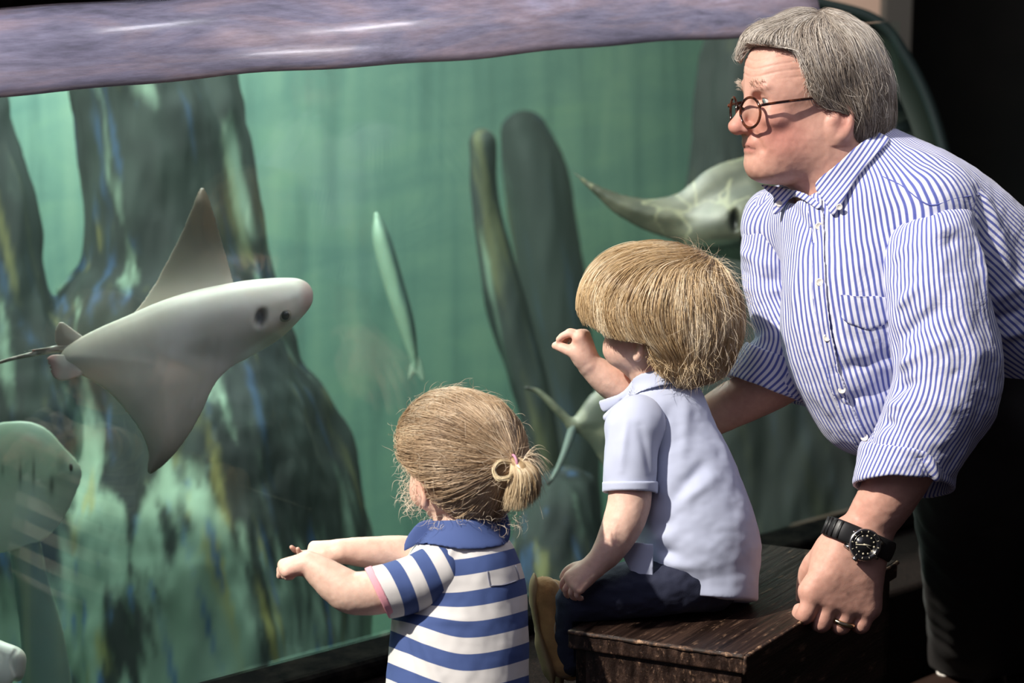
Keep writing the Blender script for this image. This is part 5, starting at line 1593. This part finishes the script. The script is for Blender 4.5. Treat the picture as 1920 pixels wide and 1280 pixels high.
CO = Shape(); leaf(CO, np.array([(1121, 751), (1131, 773), (1160, 759), (1200, 735), (1256, 720), (1305, 716), (1338, 712), (1322, 700), (1290, 694), (1230, 694), (1192, 704), (1178, 722), (1160, 738)], float),
                   lambda x, y: np.maximum(CZ(x, y), 20 - 0.25 * (1200 - np.minimum(x, 1200))) + 8, lambda i: 2.2 + 2.0 * (1 - np.exp(-i / 5)), zr=(-100, 140), n=3)
solid('collar', CO, 2.2, BD, m_polo, shirtb, None, it=8)
NB = Shape().chain([(1180, 748, 30, 9), (1150, 772, 34, 9), (1138, 782, 36, 8)]); solid('placket', NB, 2.4, BD, m_polo, shirtb, None)

m_jean = mat('dark_indigo_denim', (0.016, 0.020, 0.046), 0.85); weave(m_jean, 1100, .4)
J = Shape()
J.chain([(1330, 1085, 20, 60), (1250, 1098, 50, 56), (1150, 1112, 48, 50), (1092, 1124, 44, 47)], n=8, k=0)
J.chain([(1330, 1085, -20, 60), (1250, 1092, -60, 58), (1160, 1110, -70, 54), (1104, 1118, -72, 50)], n=8, k=20)
J.chain([(1092, 1124, 44, 47), (1076, 1155, 32, 36), (1072, 1200, 10, 30), (1070, 1238, -4, 28)], n=8, k=10)
J.chain([(1104, 1118, -72, 50), (1094, 1150, -76, 42), (1078, 1200, -70, 32), (1076, 1238, -66, 30)], n=8, k=10)
zt = lambda P: None
def above_seat(P):
    X = W(P, BD)
    r = X - bA
    a = r @ eL; b = r @ (-eW)
    inside = (a > -.004) & (b > -.004)
    return np.where(inside, (BZ + .001 - X[:, 2]) * F / BD, -30.0)
plane_cut_shape(J, above_seat, k=0)
J_ = solid('jeans', J, 3.2, BD, m_jean, boy, None, it=1, disp=lambda V, Nn: 3.2 * fbm(V, (40, 26, 40), 5, 3))

m_suede = mat('tan_suede', rough=0.9); v = mapped(m_suede)
L(m_suede, ramp(m_suede, noise_tex(m_suede, v, 22, 5, .6), [(0.3, (0.34, 0.18, 0.065)), (0.6, (0.52, 0.29, 0.11)), (0.8, (0.60, 0.36, 0.15))]), BS(m_suede).inputs['Base Color'])
BS(m_suede).inputs['Sheen Weight'].default_value = .3
bump(m_suede, noise_tex(m_suede, v, 260, 3, .6), .3, .002)
m_crepe = mat('crepe_rubber_sole', (0.36, 0.25, 0.13), 0.7)
def boot(dx, dy, z, name='boot'):
    S = Shape()
    S.chain([(1024 + dx, 1110 + dy, z, 27), (1030 + dx, 1140 + dy, z, 33), (1042 + dx, 1190 + dy, z, 34), (1056 + dx, 1240 + dy, z, 31)], n=8, k=0)
    S.chain([(1042 + dx, 1185 + dy, z, 33), (1062 + dx, 1180 + dy, z, 34), (1076 + dx, 1176 + dy, z, 34)], k=14)
    S.ell((1020 + dx, 1118 + dy, z), (26, 36, 33), k=12, rot=[(.98, -.17, 0), (.17, .98, 0), (0, 0, 1)])
    u = solid(name, S, 2.4, BD, m_suede, boy, None, it=2, disp=lambda V, Nn: 1.2 * fbm(V, 24, 5, 3))
    So = Shape().chain([(1006 + dx, 1100 + dy, z, 28), (1001 + dx, 1130 + dy, z, 34), (1012 + dx, 1190 + dy, z, 32), (1032 + dx, 1258 + dy, z, 30)], n=8, flat=(-.98, .2, 0), q=5.0)
    So.chain([(1016 + dx, 1210 + dy, z, 26), (1028 + dx, 1248 + dy, z, 27)], flat=(-.98, .2, 0), q=2.0, k=6)
    solid('sole', So, 2.4, BD, m_crepe, u, None, it=1)
    BZf = front_grid(S, 990 + dx, 1100 + dx, 1070 + dy, 1270 + dy, 3)
    st = np.array([(1062, 1128), (1048, 1150), (1040, 1176), (1044, 1196), (1054, 1212)], float) + (dx, dy)
    for o in (0, 5):
        q = spline(st, 8) + (o, 0)
        sweep('stitching', np.column_stack([q, BZf(q[:, 0], q[:, 1]) + .6]), px_(0.9), m_lume, u, 5, D=BD)
boot(0, 0, -14); boot(16, 6, -90)
# ------------------------------------------------------------------ the girl with the ponytail
GD = 3.3
gp = lambda a: a * GD / F
girl = root('person', 'fair-haired toddler girl with ponytail in blue and white striped top pointing at the ray', 'person', (*W(np.array([858.0, 1280, 0]), GD)[:2], 0.0))
HG = Frame((866, 868, 0), -50, 0, 0)
B = Shape()
B.ell(HG(-8, 0, 14), (108, 86, 98), rot=HG.M)
B.ell(HG(36, 0, -22), (60, 66, 68), k=28, rot=HG.M)
for s in (1, -1):
    B.ell(HG(46, 38 * s, -52), (42, 38, 36), k=24, rot=HG.M)
    B.ell(HG(84, 27 * s, -2), (12, 15, 9), k=9, rot=HG.M, op='-')
    B.ell(HG(73, 27 * s, -2), (13, 13, 12), k=2, rot=HG.M)
    B.chain(HG.p([(22, 80 * s, -24, 4), (12, 90 * s, -18, 5), (-2, 96 * s, -20, 5.5), (-12, 99 * s, -36, 5.5), (-8, 96 * s, -58, 5.5), (2, 88 * s, -76, 8), (10, 82 * s, -72, 5)]), k=4)
    B.ell(HG(2, 87 * s, -46), (14, 6, 26), k=6, rot=HG.M)
    B.ell(HG(6, 95 * s, -46), (8, 7, 15), k=4, rot=HG.M, op='-')
B.chain(HG.p([(86, 0, -10, 8), (93, 0, -26, 9), (98, 0, -36, 10)]), k=12)
B.ell(HG(86, 0, -58), (12, 20, 7), k=8, rot=HG.M).ell(HG(83, 0, -70), (12, 18, 7), k=6, rot=HG.M)
B.ell(HG(62, 0, -88), (26, 26, 20), k=20, rot=HG.M)
B.chain([(868, 930, 0, 56), (872, 990, 0, 54), (870, 1040, 0, 60)], k=24)
B.chain([(868, 1060, 0, 80), (860, 1170, 0, 100), (855, 1290, 0, 104), (855, 1400, 0, 104)], k=40)
B.chain([(868, 1060, 0, 60), (800, 1080, 66, 40)], k=30)
B.chain([(868, 1060, 0, 60), (810, 1050, -90, 36)], k=30)
B.chain([(805, 1080, 68, 42), (735, 1104, 84, 43), (668, 1112, 88, 41), (636, 1098, 86, 38), (604, 1074, 82, 31), (578, 1056, 78, 24)], k=10, n=8)
hand(B, (576, 1055, 78), (-0.93, 0.22, 0.05), (-0.18, -0.80, 0.50), 84, [(55, 55, 30), (62, 66, 40), (72, 76, 45), (78, 80, 45)], thick=1.6, k=7, left=True, wide=1.1, fk=1.5, spread=.05,
     thumb=[(0.15, 0.5, -0.3), (0.34, 0.9, -0.9), (0.52, 0.8, -1.6), (0.66, 0.6, -2.1)])
B.chain([(815, 1050, -88, 36), (760, 1040, -60, 36), (705, 1036, -40, 31), (668, 1034, -30, 27), (638, 1033, -22, 23)], k=10, n=8)
hand(B, (638, 1032, -22), (-0.99, 0.05, 0.0), (0.0, -0.75, 0.65), 98, [(-14, -38, -22), (-4, -30, -20), (50, 60, 30), (60, 66, 30)], thick=1.35, k=7, left=False, wide=1.0, fk=1.5, spread=.1,
     thumb=[(0.12, 0.5, -0.3), (0.30, 1.1, -0.5), (0.48, 1.35, -0.7), (0.62, 1.5, -0.7)])
# legs
B.chain([(812, 1400, 20, 62), (808, 1560, 20, 48), (806, 1700, 20, 36)], k=20)
B.chain([(900, 1400, 20, 62), (904, 1560, 20, 48), (906, 1700, 20, 36)], k=20)
girl_col = skin_cols((0.82, 0.57, 0.45), [(HG(50, 60, -48), (42, 40, 36), (0.76, 0.44, 0.35), .5), (HG(0, 95, -45), (22, 22, 36), (0.80, 0.36, 0.26), .7), ((545, 1080, 90), (26, 26, 50), (0.74, 0.38, 0.30), .5),
                                          ((548, 1020, -20), (20, 30, 50), (0.5, 0.22, 0.17), .6)])
bodyg = solid('body', B, 2.0, GD, m_kid, girl, {'col': girl_col}, it=1, disp=lambda V, Nn: 0.35 * fbm(V, 12, 3, 2))
for s in (1, -1):
    add_iris('eye', HG, HG(73, 27 * s, -2), 12.5, HG(120, 20 * s, 0) - HG(73, 27 * s, -2), GD, bodyg, (0.10, 0.16, 0.25))
m_fair = hair_mat('light_brown_hair', 0.40)
HS = Shape()
HS.ell((868, 858, 0), (122, 124, 120))
HS.ell((835, 850, 0), (94, 112, 100), k=30)
HS.chain([(880, 910, 20, 80), (888, 930, 20, 62)], k=24)
HS.ell((935, 868, 55), (48, 46, 48), k=24)
def cut_g(P):
    l = HG.loc(P)
    line = np.interp(l[:, 2], [-130, -110, -92, -74, -40, -8, 6, 40, 66], [-70, -46, -30, -20, -18, 20, 44, 92, 200])
    return (l[:, 0] - line) * 0.5
plane_cut_shape(HS, cut_g, k=8)
fair_base = lambda V, Nn: lerp3((0.30, 0.20, 0.12), (0.58, 0.43, 0.28), sm(fbm(V, (60, 14, 14), 3, 3), -0.7, 0.7))
hairg = solid('hair', HS, 2.8, GD, m_fair, girl, {'col': fair_base}, it=2, disp=lambda V, Nn: -3 + 2.0 * fbm(V, (40, 14, 20), 32, 2))
TIE = np.array([962, 864, float(front_grid(HS, 950, 975, 850, 880, 2)(962, 864)) + 4])
def fair_cols(R_, n, up=0.0):
    r = np.random.default_rng(8)
    k = np.clip(0.44 + up + 0.14 * r.normal(0, 1, n)[:, None] + 0.36 * fbm(R_, (50, 14, 30), 21, 2)[:, None], 0, 1)
    dark = np.array((0.25, 0.155, 0.085)); mid = np.array((0.58, 0.41, 0.25)); light = np.array((0.90, 0.74, 0.52))
    return np.where(k < .5, dark + (mid - dark) * k * 2, mid + (light - mid) * (k * 2 - 1))
hair_lock('hair_strands', HS, lambda P: (P[:, 2] > -60) & (np.linalg.norm(P - TIE, axis=1) > 22), None, 13000, 15, 6.0, GD, m_fair, hairg, fair_cols, 0.00032, (-2, 4), (740, 728, -80), (1010, 985, 140), 31, jit=.07, wave=.12, target=TIE, lens=(.5, 1.2), stop=cut_g, clump=2.5)
hair_lock('flyaway_hair', HS, lambda P: P[:, 2] > -60, None, 420, 9, 6.0, GD, m_fair, hairg, lambda R_, n: np.tile(np.array((0.74, 0.60, 0.44)), (n, 1)), 0.0002, (2, 20), (740, 728, -80), (1010, 985, 140), 32, jit=.8, wave=.5, target=TIE)
# curls by the cheek and nape
rc = np.random.default_rng(14)
CU = []
for i in range(330):
    if i < 210:
        p = HG(rc.uniform(30, 84), rc.uniform(58, 82), rc.uniform(-85, 36)); 
        dr = np.array([rc.normal(-.5, .5), rc.uniform(.3, 1), rc.normal(0, .3)])
    else:
        p = np.array([rc.uniform(800, 985), rc.uniform(955, 985), rc.uniform(30, 75)]); dr = np.array([rc.normal(0, .6), rc.uniform(.2, 1), rc.normal(.2, .3)])
    dr = nrm(dr); r_ = rc.uniform(2, 7); w_n = rc.uniform(.5, 1.2); ph = rc.uniform(0, 6.28); ln = rc.uniform(14, 36)
    s1 = nrm(np.cross(dr, [0, 0.2, 1])); s2 = np.cross(dr, s1)
    CU.append([p + dr * t * ln + s1 * r_ * (math.cos(ph + w_n * 8 * t) - math.cos(ph)) + s2 * r_ * (math.sin(ph + w_n * 8 * t) - math.sin(ph)) for t in np.linspace(0, 1, 14)])
tubes('curly_hair', np.array(CU), 0.00024, GD, m_fair, hairg, np.tile(np.array((0.80, 0.68, 0.52)), (len(CU), 1)))
# ponytail
PT = Shape()
PT.chain([TIE.tolist() + [8], (978, 882, 110, 14), (982, 908, 108, 18), (978, 928, 98, 12)], n=6, k=0)
pony = solid('ponytail', PT, 2.4, GD, m_fair, hairg, {'col': lambda V, Nn: lerp3((0.34, 0.22, 0.10), (0.62, 0.46, 0.26), sm(fbm(V, (8, 50, 8), 3, 2), -.6, .6))}, it=2)
PS = []
cc = []
for i in range(1900):
    a = rc.uniform(0, 2 * math.pi); r_ = math.sqrt(rc.random()); th = rc.random()
    s = TIE + np.array([math.cos(a) * 6, math.sin(a) * 7, 8 * math.sin(a)])
    m1 = np.array([984 + 30 * r_ * math.cos(a) + 3, 874 + 10 * r_ * math.sin(a), 114 + 24 * r_ * math.sin(a)])
    m2 = np.array([984 + 34 * r_ * math.cos(a), 912 + rc.uniform(-6, 6), 110 + 26 * r_ * math.sin(a)])
    e = np.array([978 + 30 * r_ * math.cos(a) + rc.normal(0, 5), 946 + rc.uniform(-14, 14) - 22 * r_ * max(0, math.cos(a)), 98 + 20 * r_ * math.sin(a)])
    PS.append([(1 - t) ** 3 * s + 3 * t * (1 - t) ** 2 * (m1 + (m1 - m2) * .3) + 3 * t * t * (1 - t) * m2 + t ** 3 * e for t in np.linspace(0, 1, 13)])
    k = np.clip(.62 + .22 * rc.normal() - .25 * (math.cos(a) * r_ > .5), 0, 1)
    cc.append(np.array((0.36, 0.23, 0.11)) * (1 - k) + np.array((0.92, 0.76, 0.50)) * k)
for i in range(90):   # fluffy ends on the right
    s = TIE + np.array([18, 0, 4]); e = np.array([1016 + rc.normal(0, 8), 880 + rc.normal(0, 22), 90 + rc.normal(0, 12)]); m1 = (s + e) / 2 + np.array([0, -20, 0])
    PS.append([(1 - t) ** 2 * s + 2 * t * (1 - t) * m1 + t * t * (e + (0, 14 * t, 0)) for t in np.linspace(0, 1, 13)]); cc.append(np.array((0.85, 0.70, 0.5)))
tubes('ponytail_strands', np.array(PS), 0.00042, GD, m_fair, pony, np.array(cc))
LP = []
for i in range(70):
    o_ = rc.normal(0, 1.6, 3)
    LP.append(spline(np.array([(962, 868, TIE[2] + 4), (938, 866, TIE[2] + 14), (926, 880, TIE[2] + 18), (934, 897, TIE[2] + 22), (952, 896, TIE[2] + 26), (962, 884, TIE[2] + 22)]) + o_, 4)[:20])
tubes('hair_loop', np.array(LP), 0.00045, GD, m_fair, pony, np.tile(np.array((0.90, 0.76, 0.50)), (70, 1)))
m_band = mat('pink_elastic', (0.62, 0.30, 0.42), 0.6)
rg_ = [TIE + np.array([3, 2, 3]) + np.array([4 * math.cos(t) + 3 * math.sin(t), 13 * math.sin(t), 13 * math.cos(t)]) for t in np.linspace(0, 6.283, 30, endpoint=False)]
sweep('hair_band', rg_, gp(2.6), m_band, pony, 8, closed=True, D=GD)

# striped top
m_top = mat('navy_white_striped_jersey', rough=0.85)
fr_ = N(m_top, 'ShaderNodeMath', operation='FRACT'); L(m_top, attr(m_top, 'u', 'Fac'), fr_.inputs[0])
L(m_top, ramp(m_top, fr_.outputs[0], [(0, (0.055, 0.095, 0.26)), (.50, (0.72, 0.70, 0.68)), (.995, (0.055, 0.095, 0.26))], 'CONSTANT'), BS(m_top).inputs['Base Color'])
v = mapped(m_top); bump(m_top, noise_tex(m_top, v, 1400, 2, .5), .25, .001)
m_navy = mat('navy_pique_collar', (0.06, 0.10, 0.27), 0.85); weave(m_navy, 2600, .12)
m_pink = mat('pink_sleeve_edge', (0.80, 0.36, 0.42), 0.8)
T = Shape()
T.chain([(872, 1048, -4, 64), (868, 1085, 0, 112), (864, 1170, 0, 128), (858, 1290, 0, 136), (856, 1400, 0, 140)], n=8, flat=(0, 0, 1), q=1.12)
T.chain([(868, 1060, 0, 70), (812, 1075, 62, 48)], k=30)
T.chain([(868, 1060, 0, 70), (820, 1056, -86, 44)], k=30)
T.ell((868, 968, 0), (60, 52, 60), k=10, op='-')
plane_keep(T, (856, 1415, 0), (0, 1, 0), k=4)
def band_v(V, Nn=None):
    x, y = V[:, 0], V[:, 1]
    v_ = y + 0.20 * .5 * ((x - 862) + np.sqrt((x - 862) ** 2 + 1600)) + 0.0008 * np.maximum(x - 900, 0) ** 2
    # cloth pulled down under the near arm
    pull = np.exp(-((x - 790) / 55) ** 2) * sm(y, 1140, 1170) * 24
    front = .5 * ((862 - x) + np.sqrt((862 - x) ** 2 + 1600)) * 0.42 * sm(y, 1105, 1180)
    return (v_ + front - 1052 + 62 * 4) / 62
ft_ = folds([((765, 1160, 80), (800, 1150, 110), -8, 9), ((780, 1170, 90), (830, 1290, 120), 6, 12), ((755, 1180, 70), (790, 1300, 100), -5, 10), ((800, 1160, 110), (900, 1165, 125), 4, 10), ((840, 1030, 90), (900, 1040, 100), -4, 8), ((850, 1018, 90), (840, 1045, 100), 5, 8)])
top = solid('striped_top', T, 3.2, GD, m_top, girl, {'u': band_v}, it=2, disp=lambda V, Nn: ft_(V) + 2.4 * fbm(V, (60, 70, 60), 15, 3))
SL = Shape().chain([(822, 1074, 60, 55), (770, 1096, 80, 54), (706, 1112, 86, 51)], n=6)
pn = nrm(np.array([-0.93, 0.36, 0.08]))
pn2 = nrm(np.array([-0.90, 0.44, 0.0]))
plane_keep(SL, (712, 1118, 86), pn2); 
SLI = Shape().chain([(750, 1103, 82, 44), (690, 1116, 88, 47)]); SL.ops.append((lambda P, q=SLI: q(P), SLI.ops[0][1], SLI.ops[0][2], 3, '-'))
ax_s = nrm(np.array([-116, 38, 26.0]))
sl_u = lambda V, Nn: ((V - np.array([722, 1112, 86])) @ -ax_s - 0.10 * (V[:, 1] - 1090)) / 57 + 5.77
sleeveg = solid('sleeve', SL, 2.6, GD, m_top, top, {'u': sl_u}, it=1, disp=lambda V, Nn: 1.4 * fbm(V, 40, 4, 2))
CF = Shape().chain([(730, 1104, 84, 53.5), (700, 1114, 87, 52)])
plane_keep(CF, np.array([712, 1118, 86]) - pn2 * 12, -pn2, k=2); plane_keep(CF, np.array([712, 1118, 86]) + pn2 * 3, pn2, k=2)
CFI = Shape().chain([(750, 1103, 82, 45), (680, 1120, 88, 48)]); CF.ops.append((lambda P, q=CFI: q(P), CFI.ops[0][1], CFI.ops[0][2], 3, '-'))
solid('sleeve_edge', CF, 2.0, GD, m_pink, sleeveg, None, it=1)
SL2 = Shape().chain([(825, 1056, -84, 44), (790, 1046, -74, 43)], n=4)
solid('sleeve', SL2, 3, GD, m_top, top, {'u': lambda V, Nn: V[:, 0] / 62}, it=1)
HT = Shape().merge(T).chain([(866, 950, 0, 60), (872, 1000, 0, 66), (870, 1040, 0, 72)], k=12)
CZ = front_grid(HT, 745, 975, 955, 1045, 3, blur=4, floor=-10)
CO = Shape(); leaf(CO, np.array([(756, 1034), (762, 1008), (790, 976), (840, 974), (900, 970), (944, 958), (956, 978), (957, 1004), (946, 1022), (905, 1029), (860, 1029), (820, 1022), (788, 1020)], float),
                   lambda x, y: np.maximum(CZ(x, y), 20) + 7, lambda i: 2.2 + 2.6 * (1 - np.exp(-i / 5)), zr=(-100, 160), n=3)
solid('collar', CO, 2.2, GD, m_navy, top, None, it=6)
m_seam = mat('grey_blue_seam', (0.22, 0.23, 0.30), 0.9)
TZg = front_grid(T, 900, 1000, 1040, 1110, 3)
for pa in ([(914, 1070), (916, 1085), (919, 1098)], [(919, 1098), (945, 1096), (970, 1088)], [(974, 1086), (971, 1072), (967, 1060)]):
    q = spline(np.array(pa, float), 5); q3 = np.column_stack([q, TZg(q[:, 0], q[:, 1])]); q3[:, 2] += ft_(q3) + 2.4 * fbm(q3, (60, 70, 60), 15, 3) + 1.0
    sweep('seam', q3, gp(0.9), m_seam, top, 5, D=GD)
m_skirt = mat('navy_leggings', (0.03, 0.04, 0.09), 0.85)
LG = Shape().chain([(856, 1400, 0, 112), (850, 1430, 0, 112)], n=3)
LG.chain([(812, 1420, 20, 72), (808, 1560, 20, 56), (806, 1690, 20, 44)], k=20); LG.chain([(900, 1420, 20, 72), (904, 1560, 20, 56), (906, 1690, 20, 44)], k=20)
solid('leggings', LG, 5, GD, m_skirt, girl, None, it=1)
for x in (806, 906):
    SH = Shape().chain([(x, 1712, 30, 34), (x - 30, 1722, 0, 34), (x - 60, 1730, -30, 28)], n=4)
    pz = W(np.array([[x, 1760, 30.0]]), GD)
    SH.add(lambda P: (0.002 - W(P, GD)[:, 2]) * F / GD, (-1e5,) * 3, (1e5,) * 3, 2, '&')
    solid('shoe', SH, 4, GD, m_navy, girl, None, it=1)
